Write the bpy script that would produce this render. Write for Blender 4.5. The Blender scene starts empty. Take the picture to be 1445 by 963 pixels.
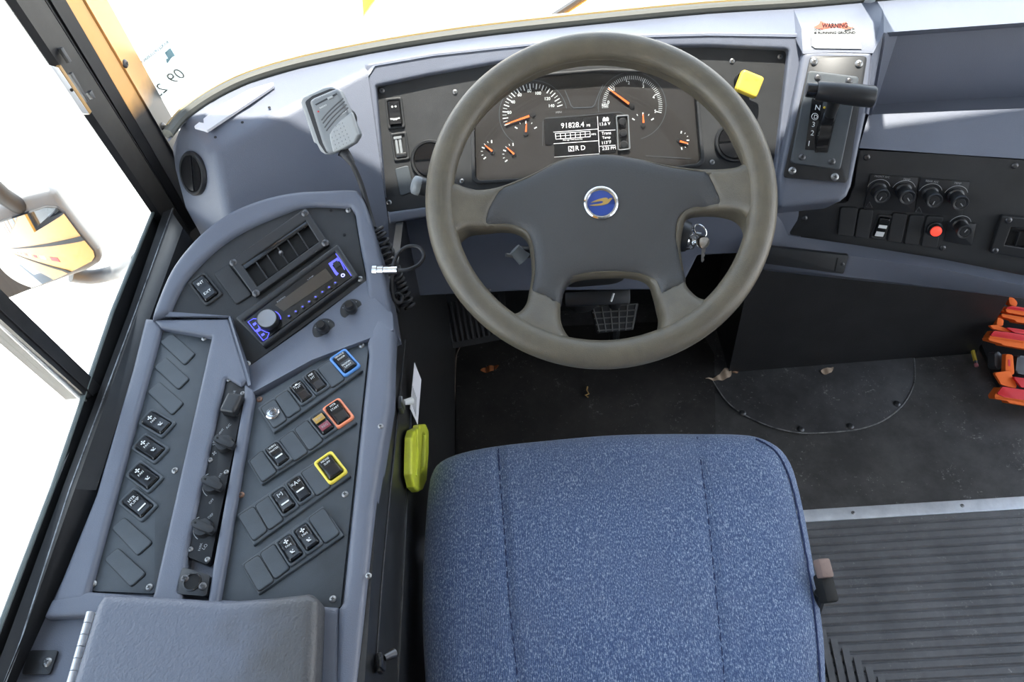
import bpy, bmesh, math, random
import numpy as np
from mathutils import Vector, Matrix, geometry
random.seed(7)
scene = bpy.context.scene
col = scene.collection
# ------------------------------------------------------------------ camera
FPX = 1107.0; CAMZ = 1.48
_p, _r, _y = math.radians(50), math.radians(7), math.radians(3)
f0 = Vector((-math.sin(_y), math.cos(_y), 0)); r0 = Vector((math.cos(_y), math.sin(_y), 0)); zz = Vector((0, 0, 1))
FWD = f0*math.cos(_p) - zz*math.sin(_p)
U0 = f0*math.sin(_p) + zz*math.cos(_p)
RT = r0*math.cos(_r) - U0*math.sin(_r)
UP = r0*math.sin(_r) + U0*math.cos(_r)
CAM = Vector((0, 0, CAMZ))
cd = bpy.data.cameras.new('camera'); cam = bpy.data.objects.new('camera', cd); col.objects.link(cam)
cd.sensor_fit = 'HORIZONTAL'; cd.sensor_width = 36.0; cd.lens = FPX/1445*36.0
cd.clip_start = 0.02; cd.clip_end = 200
B = -FWD
cam.matrix_world = Matrix(((RT.x, UP.x, B.x, 0), (RT.y, UP.y, B.y, 0), (RT.z, UP.z, B.z, CAMZ), (0, 0, 0, 1)))
scene.camera = cam

def ray(x, y): return FWD + RT*((x-722.5)/FPX) + UP*((481.5-y)/FPX)
def pd(x, y, d): return CAM + ray(x, y)*d                 # a point seen at (x, y), d metres ahead
def pax(x, y, ax, v):                                     # ... where it meets world plane ax = v
    q = ray(x, y); return CAM + q*((v-CAM[ax])/q[ax])
def pz(x, y, z): return pax(x, y, 2, z)
def unit(el, az=0):
    e, a = math.radians(el), math.radians(az)
    return Vector((-math.sin(a)*math.cos(e), -math.cos(a)*math.cos(e), math.sin(e)))

class Pl:
    """a flat face of the cockpit with its own axes"""
    def __init__(s, o, n):
        s.o = Vector(o); s.n = Vector(n).normalized()
        ref = Vector((1, 0, 0)) if abs(s.n.x) < .9 else Vector((0, 1, 0))
        s.x = (ref - s.n*ref.dot(s.n)).normalized(); s.y = s.n.cross(s.x)
        s.m = Matrix.Translation(s.o) @ Matrix((s.x, s.y, s.n)).transposed().to_4x4()
    def at(s, x, y, off=0):
        q = ray(x, y); d = ((s.o + s.n*off) - CAM).dot(s.n)/q.dot(s.n); return CAM + q*d
    def uv(s, x, y, off=0):
        v = s.at(x, y, off) - s.o; return Vector((v.dot(s.x), v.dot(s.y)))
    def poly(s, pts, off=0): return [s.uv(a, b, off) for a, b in pts]
    def w(s, u, v, z=0): return s.o + s.x*u + s.y*v + s.n*z
    def mat(s, x, y, off=0, to=None, ang=None):
        c = s.at(x, y, off)
        if to is not None: X = (s.at(to[0], to[1], off) - c).normalized()
        else: X = s.x*math.cos(ang or 0) + s.y*math.sin(ang or 0)
        Y = s.n.cross(X)
        return Matrix.Translation(c) @ Matrix((X, Y, s.n)).transposed().to_4x4()
    def shifted(s, off): return Pl(s.o + s.n*off, s.n)

# ------------------------------------------------------------------ objects
WM = {}
def _fin(name, ob, parent, mw, label=None):
    col.objects.link(ob); WM[ob] = mw
    if parent is not None:
        ob.parent = parent; ob.matrix_parent_inverse = Matrix.Identity(4)
        ob.matrix_basis = WM[parent].inverted() @ mw
    else: ob.matrix_basis = mw
    if label: ob['label'] = label
    return ob
def tag(o, label, cat, group=None, kind=None):
    if label: o['label'] = label
    if cat: o['category'] = cat
    if group: o['group'] = group
    if kind: o['kind'] = kind
    return o
def empty(name, label, cat, loc, group=None):
    o = bpy.data.objects.new(name, None); o.empty_display_size = .02
    _fin(name, o, None, Matrix.Translation(Vector(loc)))
    return tag(o, label, cat, group)
def tomesh(bm, name, ang=35, mats=()):
    me = bpy.data.meshes.new(name)
    bmesh.ops.recalc_face_normals(bm, faces=bm.faces[:]) if len(bm.faces) > 1 else None
    bm.to_mesh(me); bm.free()
    if len(me.polygons):
        me.polygons.foreach_set('use_smooth', [True]*len(me.polygons))
        me.set_sharp_from_angle(angle=math.radians(ang))
    for m in (mats if isinstance(mats, (list, tuple)) else [mats]): me.materials.append(m)
    return me
def mk(name, bm, mats, parent=None, mw=None, ang=35, center=True, label=None):
    """link one mesh object; its origin goes to the middle of its own base"""
    me = bm if isinstance(bm, bpy.types.Mesh) else tomesh(bm, name, ang, mats)
    mw = mw.copy() if mw is not None else Matrix.Identity(4)
    if center and not isinstance(bm, bpy.types.Mesh):
        n = len(me.vertices); a = np.empty(n*3); me.vertices.foreach_get('co', a); a = a.reshape(-1, 3)
        c = (a.min(0)+a.max(0))/2; c[2] = a[:, 2].min()
        me.vertices.foreach_set('co', (a-c).ravel()); mw = mw @ Matrix.Translation(Vector(c))
    return _fin(name, bpy.data.objects.new(name, me), parent, mw, label)

# ------------------------------------------------------------------ shapes (bmesh)
def area2(p): return sum(p[i][0]*p[(i+1) % len(p)][1]-p[(i+1) % len(p)][0]*p[i][1] for i in range(len(p)))
def ccw(p): return list(p) if area2(p) > 0 else list(reversed(p))
def rnd(p, r, n=5):
    """round the corners of a polygon; r a number or one per corner"""
    out = []; N = len(p)
    for i in range(N):
        a, b, c = Vector(p[i-1]), Vector(p[i]), Vector(p[(i+1) % N])
        rr = r[i] if isinstance(r, (list, tuple)) else r
        u, v = (a-b), (c-b); lu, lv = u.length, v.length
        if rr <= 0 or lu < 1e-9 or lv < 1e-9: out.append(b); continue
        u /= lu; v /= lv
        th = math.acos(max(-1, min(1, u.dot(v))))
        if th > math.radians(172): out.append(b); continue
        t = min(rr/math.tan(th/2), lu*.48, lv*.48)
        A, C = b+u*t, b+v*t
        for k in range(n+1):
            s = k/n; out.append(A*(1-s)**2 + b*2*s*(1-s) + C*s*s)
    return out
def spl(p, n=6, closed=True):
    """Catmull-Rom through the points"""
    P = [Vector(q) for q in p]; N = len(P); out = []
    for i in range(N if closed else N-1):
        a, b, c, d = (P[(i-1) % N], P[i], P[(i+1) % N], P[(i+2) % N]) if closed else (P[max(i-1, 0)], P[i], P[i+1], P[min(i+2, N-1)])
        for k in range(n):
            t = k/n
            out.append(.5*((2*b)+(c-a)*t+(2*a-5*b+4*c-d)*t*t+(3*b-a-3*c+d)*t**3))
    if not closed: out.append(P[-1])
    return out
def rr(w, h, r, n=4): return rnd([(-w/2, -h/2), (w/2, -h/2), (w/2, h/2), (-w/2, h/2)], r, n)
def circ(r, n=32, c=(0, 0)): return [Vector((c[0]+r*math.cos(2*math.pi*k/n), c[1]+r*math.sin(2*math.pi*k/n))) for k in range(n)]
def add_prism(bm, poly, z0, z1, bev=0, seg=2, mi=0):
    p = ccw(poly)
    lo = [bm.verts.new((q[0], q[1], z0)) for q in p]; hi = [bm.verts.new((q[0], q[1], z1)) for q in p]
    n = len(p); fs = [bm.faces.new(hi), bm.faces.new(list(reversed(lo)))]
    for i in range(n): fs.append(bm.faces.new((lo[i], lo[(i+1) % n], hi[(i+1) % n], hi[i])))
    for f in fs: f.material_index = mi
    if bev > 0:
        es = [e for e in fs[0].edges]
        bmesh.ops.bevel(bm, geom=es, offset=bev, segments=seg, profile=.5, affect='EDGES', clamp_overlap=True)
    return bm
def prism(poly, z0, z1, bev=0, seg=2): return add_prism(bmesh.new(), poly, z0, z1, bev, seg)
def add_lathe(bm, prof, n=24, mi=0, m=None):
    rings = []
    for r, z in prof:
        if r < 1e-6: rings.append([bm.verts.new((0, 0, z))])
        else: rings.append([bm.verts.new((r*math.cos(2*math.pi*k/n), r*math.sin(2*math.pi*k/n), z)) for k in range(n)])
    new = [v for q in rings for v in q]
    for a, b in zip(rings, rings[1:]):
        for k in range(n):
            k2 = (k+1) % n
            q = [a[k % len(a)], a[k2 % len(a)], b[k2 % len(b)], b[k % len(b)]]
            q = list(dict.fromkeys(q))
            if len(q) >= 3:
                f = bm.faces.new(q); f.material_index = mi
    if m is not None: bmesh.ops.transform(bm, matrix=m, verts=new)
    return bm
def lathe(prof, n=24): return add_lathe(bmesh.new(), prof, n)
def add_tube(bm, pts, rad, n=8, closed=False, mi=0, flat=1.0):
    P = [Vector(q) for q in pts]; N = len(P); rings = []; up = None
    for i in range(N):
        t = (P[(i+1) % N]-P[i-1]) if closed else (P[min(i+1, N-1)]-P[max(i-1, 0)])
        t.normalize()
        if up is None:
            up = Vector((0, 0, 1)) if abs(t.z) < .9 else Vector((1, 0, 0))
        up = (up - t*up.dot(t)).normalized(); sd = t.cross(up)
        r = rad[i] if isinstance(rad, (list, tuple)) else rad
        rings.append([bm.verts.new(P[i]+(up*math.sin(2*math.pi*k/n)*flat+sd*math.cos(2*math.pi*k/n))*r) for k in range(n)])
    for i in range(N if closed else N-1):
        a, b = rings[i], rings[(i+1) % N]
        for k in range(n):
            f = bm.faces.new((a[k], a[(k+1) % n], b[(k+1) % n], b[k])); f.material_index = mi
    if not closed:
        for q in (rings[0][::-1], rings[-1]):
            f = bm.faces.new(q); f.material_index = mi
    return bm
def tube(pts, rad, n=8, closed=False, flat=1.0): return add_tube(bmesh.new(), pts, rad, n, closed, 0, flat)
def add_box(bm, w, d, h, m=None, bev=0, mi=0):
    t = bmesh.new()
    add_prism(t, [(-w/2, -d/2), (w/2, -d/2), (w/2, d/2), (-w/2, d/2)], 0, h)
    if bev: bmesh.ops.bevel(t, geom=t.edges[:], offset=bev, segments=2, profile=.5, affect='EDGES', clamp_overlap=True)
    me = bpy.data.meshes.new('t'); t.to_mesh(me); t.free()
    nv, nf = len(bm.verts), len(bm.faces); bm.from_mesh(me); bpy.data.meshes.remove(me)
    bm.verts.ensure_lookup_table(); bm.faces.ensure_lookup_table()
    for f in bm.faces[nf:]: f.material_index = mi
    if m is not None: bmesh.ops.transform(bm, matrix=m, verts=bm.verts[nv:])
    return bm
def box(w, d, h, bev=0): return add_box(bmesh.new(), w, d, h, None, bev)
def inside(P, x, y):
    c = np.zeros(x.shape, bool); n = len(P)
    for i in range(n):
        x1, y1 = P[i]; x2, y2 = P[(i+1) % n]
        if y1 == y2: continue
        c ^= ((y1 > y) != (y2 > y)) & (x < (x2-x1)*(y-y1)/(y2-y1)+x1)
    return c
def dens(p, s):
    out = []
    for i in range(len(p)):
        a, b = Vector(p[i][:2]), Vector(p[(i+1) % len(p)][:2]); k = max(1, int(round((b-a).length/s)))
        out += [a.lerp(b, j/k) for j in range(k)]
    return out
def dome(poly, hf, step=.006, base=None, holes=()):
    """a surface over a 2-D outline: height hf(distance to the outline, x, y); walls run down to base"""
    loops = [ccw(dens(poly, step))] + [list(reversed(ccw(dens(h, step)))) for h in holes]
    seg = np.array([(a.x, a.y, b.x, b.y) for L in loops for a, b in zip(L, L[1:]+L[:1])])
    def dist(q):
        d = np.full(len(q), 1e9)
        for x1, y1, x2, y2 in seg:
            vx, vy = x2-x1, y2-y1; L = vx*vx+vy*vy+1e-18
            t = np.clip(((q[:, 0]-x1)*vx+(q[:, 1]-y1)*vy)/L, 0, 1)
            d = np.minimum(d, np.hypot(q[:, 0]-x1-t*vx, q[:, 1]-y1-t*vy))
        return d
    A = np.array([(v.x, v.y) for L in loops for v in L]); lo, hi = A.min(0), A.max(0)
    gx, gy = np.meshgrid(np.arange(lo[0], hi[0], step), np.arange(lo[1], hi[1], step)); gx[1::2] += step/2
    def isin(x, y):
        m = inside([(v.x, v.y) for v in loops[0]], x, y)
        for L in loops[1:]: m &= ~inside([(v.x, v.y) for v in L], x, y)
        return m
    g = np.stack([gx.ravel(), gy.ravel()], 1); g = g[isin(g[:, 0], g[:, 1])]
    dg = dist(g); rad_ = getattr(hf, 'r', None)
    if rad_:                                  # rings parallel to the outline carry its rounding
        g = g[dg > rad_*1.05 + step*.3]; ext = []
        for L in loops:
            n = len(L)
            for i in range(n):
                t = (L[(i+1) % n]-L[i-1])
                if t.length < 1e-9: continue
                t.normalize(); nn = Vector((-t.y, t.x))
                for f_ in (.10, .30, .60, 1.0): ext.append((L[i].x+nn.x*rad_*f_, L[i].y+nn.y*rad_*f_, rad_*f_))
        if ext:
            ext = np.array(ext); ok_ = isin(ext[:, 0], ext[:, 1]); ext = ext[ok_]
            ext = ext[dist(ext[:, :2]) > ext[:, 2]*.93]
            # thin out points that crowd each other in tight corners
            key = np.round(ext[:, :2]/max(2e-4, min(step, rad_)*.12)).astype(int); _, ui = np.unique(key, axis=0, return_index=True)
            g = np.concatenate([ext[np.sort(ui), :2], g]) if len(g) else ext[np.sort(ui), :2]
        dg = dist(g)
    # extra rings close to the outline carry the edge rounding
    g = g[dg > (step*.45 if not rad_ else rad_*.05)]
    vs = [Vector(v) for v in A] + [Vector((float(a), float(b))) for a, b in g]
    es = []; k = 0
    for L in loops:
        n = len(L); es += [(k+i, k+(i+1) % n) for i in range(n)]; k += n
    V, E, F, *_ = geometry.delaunay_2d_cdt(vs, es, [], 0, 1e-7)
    VA = np.array([(v.x, v.y) for v in V]); dd = dist(VA)
    bm = bmesh.new()
    bv = [bm.verts.new((v.x, v.y, hf(float(d), v.x, v.y))) for v, d in zip(V, dd)]
    FC = np.array([VA[list(f)].mean(0) for f in F]); ok = isin(FC[:, 0], FC[:, 1])
    for f, o in zip(F, ok):
        if o:
            try: bm.faces.new([bv[i] for i in f])
            except ValueError: pass
    if base is not None:
        be = [e for e in bm.edges if len(e.link_faces) == 1]
        mp = {}
        for e in be:
            for v in e.verts:
                if v not in mp: mp[v] = bm.verts.new((v.co.x, v.co.y, base))
        for e in be:
            a, b = e.verts; bm.faces.new((a, b, mp[b], mp[a]))
    for v in [v for v in bm.verts if not v.link_faces]: bm.verts.remove(v)
    return bm
def roundh(z, r):
    """height of a flat top at z with its edge rounded over r"""
    def h(d, x, y):
        t = min(d/r, 1); return z - r*(1-math.sqrt(max(0, 1-(1-t)**2)))
    h.r = r
    return h
def quads(rows):
    """a sheet through rows of world points"""
    bm = bmesh.new(); R = [[bm.verts.new(p) for p in r] for r in rows]
    for a, b in zip(R, R[1:]):
        for i in range(len(a)-1): bm.faces.new((a[i], a[i+1], b[i+1], b[i]))
    return bm
def faces(vs, fs):
    bm = bmesh.new(); V = [bm.verts.new(p) for p in vs]
    for f in fs: bm.faces.new([V[i] for i in f])
    return bm
def bevel_all(bm, off, seg=3, ang=20):
    es = [e for e in bm.edges if len(e.link_faces) == 2 and e.calc_face_angle(0) > math.radians(ang)]
    bmesh.ops.bevel(bm, geom=es, offset=off, segments=seg, profile=.5, affect='EDGES', clamp_overlap=True)
    return bm
def thick(bm, t):
    """give a sheet a thickness t behind it"""
    bmesh.ops.recalc_face_normals(bm, faces=bm.faces[:])
    bmesh.ops.solidify(bm, geom=bm.faces[:], thickness=t); return bm
_tc = {}
def text_bm(s, mirror=False, bold=0):
    cu = bpy.data.curves.new('t', 'FONT'); cu.body = s; cu.resolution_u = 3; cu.offset = bold
    ob = bpy.data.objects.new('t', cu); me = bpy.data.meshes.new_from_object(ob)
    bpy.data.objects.remove(ob); bpy.data.curves.remove(cu)
    n = len(me.vertices); a = np.empty(n*3); me.vertices.foreach_get('co', a); a = a.reshape(-1, 3)
    lo, hi = a.min(0), a.max(0); a = a-lo; a[:, 2] = 0; sz = hi-lo
    if mirror: a[:, 0] = sz[0]-a[:, 0]
    bm = bmesh.new(); bm.from_mesh(me); bpy.data.meshes.remove(me)
    for v, c in zip(bm.verts, a): v.co = Vector(c)
    return bm, sz[0], sz[1]
def txt(name, s, pl, a, b, mat, parent, off=.0005, h=None, mirror=False, nat=None, bold=0):
    """lettering set on face pl along the base line a -> b; h: letter height in metres"""
    bm, w, hh = text_bm(s, mirror, bold)
    A, Bp = pl.at(*a, off), pl.at(*b, off); L = (Bp-A).length
    sx = L/w; sy = (h/hh) if h else sx
    if nat: sx = sy = nat/hh
    for v in bm.verts: v.co = Vector((v.co.x*sx, v.co.y*sy, 0))
    X = (Bp-A).normalized(); Y = pl.n.cross(X)
    return mk(name, tomesh(bm, name, 35, [mat]), None, parent, Matrix.Translation(A) @ Matrix((X, Y, pl.n)).transposed().to_4x4())
def plate(name, pl, pts, mat, parent, z0=0, z1=.003, bev=.0008, r=0, label=None, seg=2):
    q = ccw(pl.poly(pts, z1))
    if r: q = rnd(q, r)
    return mk(name, prism(q, z0, z1, bev, seg), mat, parent, pl.m, label=label)

# ------------------------------------------------------------------ materials
MT = {}
def lin(c): return tuple((v/12.92 if v <= .04045 else ((v+.055)/1.055)**2.4) for v in c)
def mat(name, c, rough=.5, metal=0, bump=0, bscale=400, var=0, vscale=8, c2=None, spec=.5, emis=None, estr=0, coat=0, alpha=None):
    m = bpy.data.materials.new(name); m.use_nodes = True; nt = m.node_tree; b = nt.nodes['Principled BSDF']
    b.inputs['Base Color'].default_value = (*c, 1); b.inputs['Roughness'].default_value = rough; b.inputs['Metallic'].default_value = metal
    b.inputs['Specular IOR Level'].default_value = spec; b.inputs['Coat Weight'].default_value = coat
    if emis: b.inputs['Emission Color'].default_value = (*emis, 1); b.inputs['Emission Strength'].default_value = estr
    tc = nt.nodes.new('ShaderNodeTexCoord')
    if var:
        n = nt.nodes.new('ShaderNodeTexNoise'); n.inputs['Scale'].default_value = vscale; n.inputs['Detail'].default_value = 6; n.inputs['Roughness'].default_value = .65
        nt.links.new(tc.outputs['Object'], n.inputs['Vector'])
        r = nt.nodes.new('ShaderNodeValToRGB'); r.color_ramp.elements[0].position = .35; r.color_ramp.elements[1].position = .7
        d = c2 if c2 else tuple(min(1, v*(1+var)) for v in c)
        r.color_ramp.elements[0].color = (*c, 1); r.color_ramp.elements[1].color = (*d, 1)
        nt.links.new(n.outputs['Fac'], r.inputs['Fac']); nt.links.new(r.outputs['Color'], b.inputs['Base Color'])
    if bump:
        n = nt.nodes.new('ShaderNodeTexNoise'); n.inputs['Scale'].default_value = bscale; n.inputs['Detail'].default_value = 2
        nt.links.new(tc.outputs['Object'], n.inputs['Vector'])
        k = nt.nodes.new('ShaderNodeBump'); k.inputs['Strength'].default_value = bump; k.inputs['Distance'].default_value = .001
        nt.links.new(n.outputs['Fac'], k.inputs['Height']); nt.links.new(k.outputs['Normal'], b.inputs['Normal'])
    MT[name] = m; return m
shell = mat('dash_plastic', (.108, .120, .154), .40, bump=.35, bscale=900, var=.12, vscale=5)
pblk = mat('panel_black', (.020, .0215, .023), .46, spec=.4, bump=.35, bscale=1500, var=.5, vscale=14, c2=(.030, .031, .033))
stripblk = mat('strip_black', (.010, .010, .011), .4, spec=.3)
cpan = mat('console_panel', (.042, .050, .058), .42, bump=.3, bscale=1500, var=.4, vscale=14)
blk = mat('black_plastic', (.018, .019, .021), .38, bump=.1, bscale=900)
gblk = mat('gloss_black', (.010, .010, .011), .18)
void = mat('dark_recess', (.004, .004, .004), .8)
rubber = mat('black_rubber', (.022, .022, .024), .55, bump=.2, bscale=500)
paintblk = mat('black_paint', (.013, .0135, .015), .32, var=1.5, vscale=40, c2=(.03, .03, .03))
steel = mat('screw_steel', (.30, .30, .30), .42, 1)
screwcross = mat('screw_recess', (.03, .03, .03), .6)
dscrew = mat('black_screw', (.10, .10, .105), .35, .8)
rust = mat('rusty_screw', (.22, .12, .08), .6, .4)
chrome = mat('chrome', (.80, .80, .80), .12, 1, var=.2, vscale=200, c2=(.55, .55, .55))
stripm = mat('floor_strip', (.80, .82, .86), .34, .3, bump=.1, bscale=300, var=.3, vscale=30, c2=(.6, .62, .66))
alu = mat('aluminium', (.72, .73, .75), .34, .7, bump=.1, bscale=300, var=.3, vscale=60, c2=(.5, .5, .52))
white = mat('white_print', (.78, .80, .80), .6)
dimwhite = mat('grey_print', (.33, .34, .35), .6)
def thin_glass(name, tint, rough, f0_):
    m = bpy.data.materials.new(name); m.use_nodes = True; nt = m.node_tree; nt.nodes.clear()
    N = nt.nodes.new; L = nt.links.new
    out = N('ShaderNodeOutputMaterial'); mx = N('ShaderNodeMixShader'); tr = N('ShaderNodeBsdfTransparent'); gl = N('ShaderNodeBsdfGlossy')
    tr.inputs['Color'].default_value = (*tint, 1); gl.inputs['Roughness'].default_value = rough
    g = N('ShaderNodeNewGeometry'); d = N('ShaderNodeVectorMath'); d.operation = 'DOT_PRODUCT'; L(g.outputs['Normal'], d.inputs[0]); L(g.outputs['Incoming'], d.inputs[1])
    a = N('ShaderNodeMath'); a.operation = 'ABSOLUTE'; L(d.outputs['Value'], a.inputs[0])
    b = N('ShaderNodeMath'); b.operation = 'SUBTRACT'; b.inputs[0].default_value = 1; L(a.outputs[0], b.inputs[1])
    p = N('ShaderNodeMath'); p.operation = 'POWER'; p.inputs[1].default_value = 5; L(b.outputs[0], p.inputs[0])
    q = N('ShaderNodeMath'); q.operation = 'MULTIPLY_ADD'; q.inputs[1].default_value = 1-f0_; q.inputs[2].default_value = f0_; L(p.outputs[0], q.inputs[0])
    L(q.outputs[0], mx.inputs[0]); L(tr.outputs[0], mx.inputs[1]); L(gl.outputs[0], mx.inputs[2]); L(mx.outputs[0], out.inputs[0])
    return m
def make_fabric():
    m = bpy.data.materials.new('blue_fabric'); m.use_nodes = True; nt = m.node_tree; b = nt.nodes['Principled BSDF']
    b.inputs['Roughness'].default_value = .9; b.inputs['Specular IOR Level'].default_value = .15
    b.inputs['Sheen Weight'].default_value = .25; b.inputs['Sheen Roughness'].default_value = .5
    tc = nt.nodes.new('ShaderNodeTexCoord'); mp = nt.nodes.new('ShaderNodeMapping'); mp.inputs['Scale'].default_value = (1, .45, 1)
    nt.links.new(tc.outputs['Object'], mp.inputs['Vector'])
    n = nt.nodes.new('ShaderNodeTexNoise'); n.inputs['Scale'].default_value = 640; n.inputs['Detail'].default_value = 3; n.inputs['Roughness'].default_value = .7
    nt.links.new(mp.outputs['Vector'], n.inputs['Vector'])
    r = nt.nodes.new('ShaderNodeValToRGB'); e = r.color_ramp.elements
    e[0].position = .36; e[0].color = (.052, .082, .168, 1); e[1].position = .70; e[1].color = (.42, .49, .60, 1)
    k = e.new(.52); k.color = (.094, .142, .258, 1)
    nt.links.new(n.outputs['Fac'], r.inputs['Fac'])
    # threads gone grey with use, in broad patches
    g = nt.nodes.new('ShaderNodeTexNoise'); g.inputs['Scale'].default_value = 7; g.inputs['Detail'].default_value = 5
    nt.links.new(tc.outputs['Object'], g.inputs['Vector'])
    q = nt.nodes.new('ShaderNodeMapRange'); q.inputs['From Min'].default_value = .45; q.inputs['From Max'].default_value = .75; q.inputs['To Max'].default_value = .35
    nt.links.new(g.outputs['Fac'], q.inputs['Value'])
    mx = nt.nodes.new('ShaderNodeMix'); mx.data_type = 'RGBA'; mx.inputs['B'].default_value = (.13, .16, .24, 1)
    nt.links.new(q.outputs['Result'], mx.inputs['Factor']); nt.links.new(r.outputs['Color'], mx.inputs['A']); nt.links.new(mx.outputs['Result'], b.inputs['Base Color'])
    wv = nt.nodes.new('ShaderNodeTexWave'); wv.inputs['Scale'].default_value = 130; wv.inputs['Distortion'].default_value = 1.5; wv.inputs['Detail'].default_value = 1
    nt.links.new(tc.outputs['Object'], wv.inputs['Vector'])
    ad = nt.nodes.new('ShaderNodeMath'); ad.operation = 'ADD'; nt.links.new(wv.outputs['Fac'], ad.inputs[0]); nt.links.new(n.outputs['Fac'], ad.inputs[1])
    bp = nt.nodes.new('ShaderNodeBump'); bp.inputs['Strength'].default_value = .6; bp.inputs['Distance'].default_value = .0012
    nt.links.new(ad.outputs[0], bp.inputs['Height']); nt.links.new(bp.outputs['Normal'], b.inputs['Normal'])
    return m
fabric = make_fabric()
seamm = mat('seam_thread', (.018, .03, .085), .9)
def make_wheel():
    m = mat('wheel_rubber', (.092, .081, .061), .40, bump=.35, bscale=700, var=.5, vscale=30, c2=(.125, .108, .076)); return m
wheelm = make_wheel()
hubm = mat('hub_vinyl', (.052, .053, .054), .46, bump=.5, bscale=700)
badge = mat('badge_blue', (.015, .055, .30), .3, coat=.6)
gold = mat('badge_gold', (.62, .43, .14), .3, .8)
orangem = mat('needle_orange', (.95, .16, .03), .5, emis=(1, .13, .03), estr=.5)
lcd = mat('lcd_dark', (.012, .012, .013), .25)
glow = mat('lcd_text', (.8, .8, .8), .5, emis=(1, 1, 1), estr=.55)
dial = mat('dial_face', (.022, .020, .019), .5)
yellow = mat('yellow_plastic', (.80, .58, .07), .4, var=.2, vscale=50, c2=(.72, .52, .06))
hiviz = mat('hiviz_plastic', (.66, .72, .05), .4, var=.3, vscale=60, c2=(.55, .58, .06))
greymic = mat('mic_grey', (.20, .215, .225), .42, bump=.15, bscale=900)
lightmic = mat('mic_light_grey', (.34, .355, .36), .4, bump=.1, bscale=900)
bluelit = mat('radio_blue_light', (.05, .06, .3), .4, emis=(.10, .10, 1), estr=1.6)
redlit = mat('red_lamp', (.6, .03, .02), .3, emis=(1, .05, .03), estr=1.8)
orangep = mat('orange_plastic', (1, .19, .035), .6, spec=.15)
redrefl = mat('red_reflector', (.78, .03, .035), .35, spec=.25)
bluefr = mat('switch_blue', (.10, .27, .62), .4)
orfr = mat('switch_orange', (.85, .26, .13), .4)
yelfr = mat('switch_yellow', (.85, .68, .08), .4)
amber = mat('amber_lens', (.42, .25, .05), .3)
maroon = mat('red_lens', (.22, .035, .05), .3)
paper = mat('paper', (.75, .75, .80), .7)
leafm = mat('dry_leaf', (.30, .17, .10), .8, var=.4, vscale=60)
leafp = mat('pale_leaf', (.48, .36, .26), .8, var=.4, vscale=60)
leafo = mat('orange_leaf', (.32, .10, .03), .8, var=.4, vscale=60)
busyellow = mat('bus_yellow', (.80, .36, .04), .35, coat=.3)
pilblk = mat('pillar_black', (.012, .0125, .014), .5, spec=.35, var=1, vscale=30, c2=(.02, .02, .021))
pillarm = mat('pillar_orange', (.72, .36, .10), .35)
outgrey = mat('mirror_housing', (.115, .12, .13), .45, bump=.2, bscale=400)
# ================================================================== planes of the cockpit
PI = Pl(pd(835, 170, 1.27), unit(42)); PIF = PI.shifted(.014); CL = PI.shifted(.004)
SH = Pl(pd(1165, 170, 1.22), unit(48, 8)); SHF = SH.shifted(-.002)
HE = Pl(pd(1330, 217, 1.236), unit(16, 10))
RA = Pl(pd(420, 415, 1.10), unit(70, -5))
CO = Pl(pd(222, 597, 1.0), unit(86)); 
WH = Pl(pd(846, 276, 1.07), unit(59))
SIDE = Pl(Vector((-.205, .5, .4)), (1, 0, 0))
WALL = Pl(Vector((-.60, .5, .8)), (1, 0, 0))
FL = Pl(Vector((0, .8, 0)), (0, 0, 1))

# ------------------------------------------------------------------ shared screw meshes
def screw_mesh(name, r, m1, m2, h=None):
    h = h or r*.55
    bm = add_lathe(bmesh.new(), [(r*1.0, 0), (r*1.0, h*.25), (r*.8, h*.75), (r*.45, h*.98), (0, h)], 14)
    for a in (0, math.pi/2):
        add_box(bm, r*1.0, r*.26, h*.12, Matrix.Rotation(a+.4, 4, 'Z') @ Matrix.Translation((0, 0, h*.93)), 0, 1)
    return tomesh(bm, name, 35, [m1, m2])
SCREW = {'steel': screw_mesh('screw', .0052, steel, screwcross), 'black': screw_mesh('black_screw', .0052, dscrew, screwcross), 'rust': screw_mesh('rusty_screw', .0050, rust, screwcross)}
def screws(pl, pts, parent, off=0, kind='steel', s=1.0):
    for i, (x, y) in enumerate(pts):
        mk('screw', SCREW[kind], None, parent, pl.mat(x, y, off, ang=i*1.3) @ Matrix.Scale(s, 4))

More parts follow.
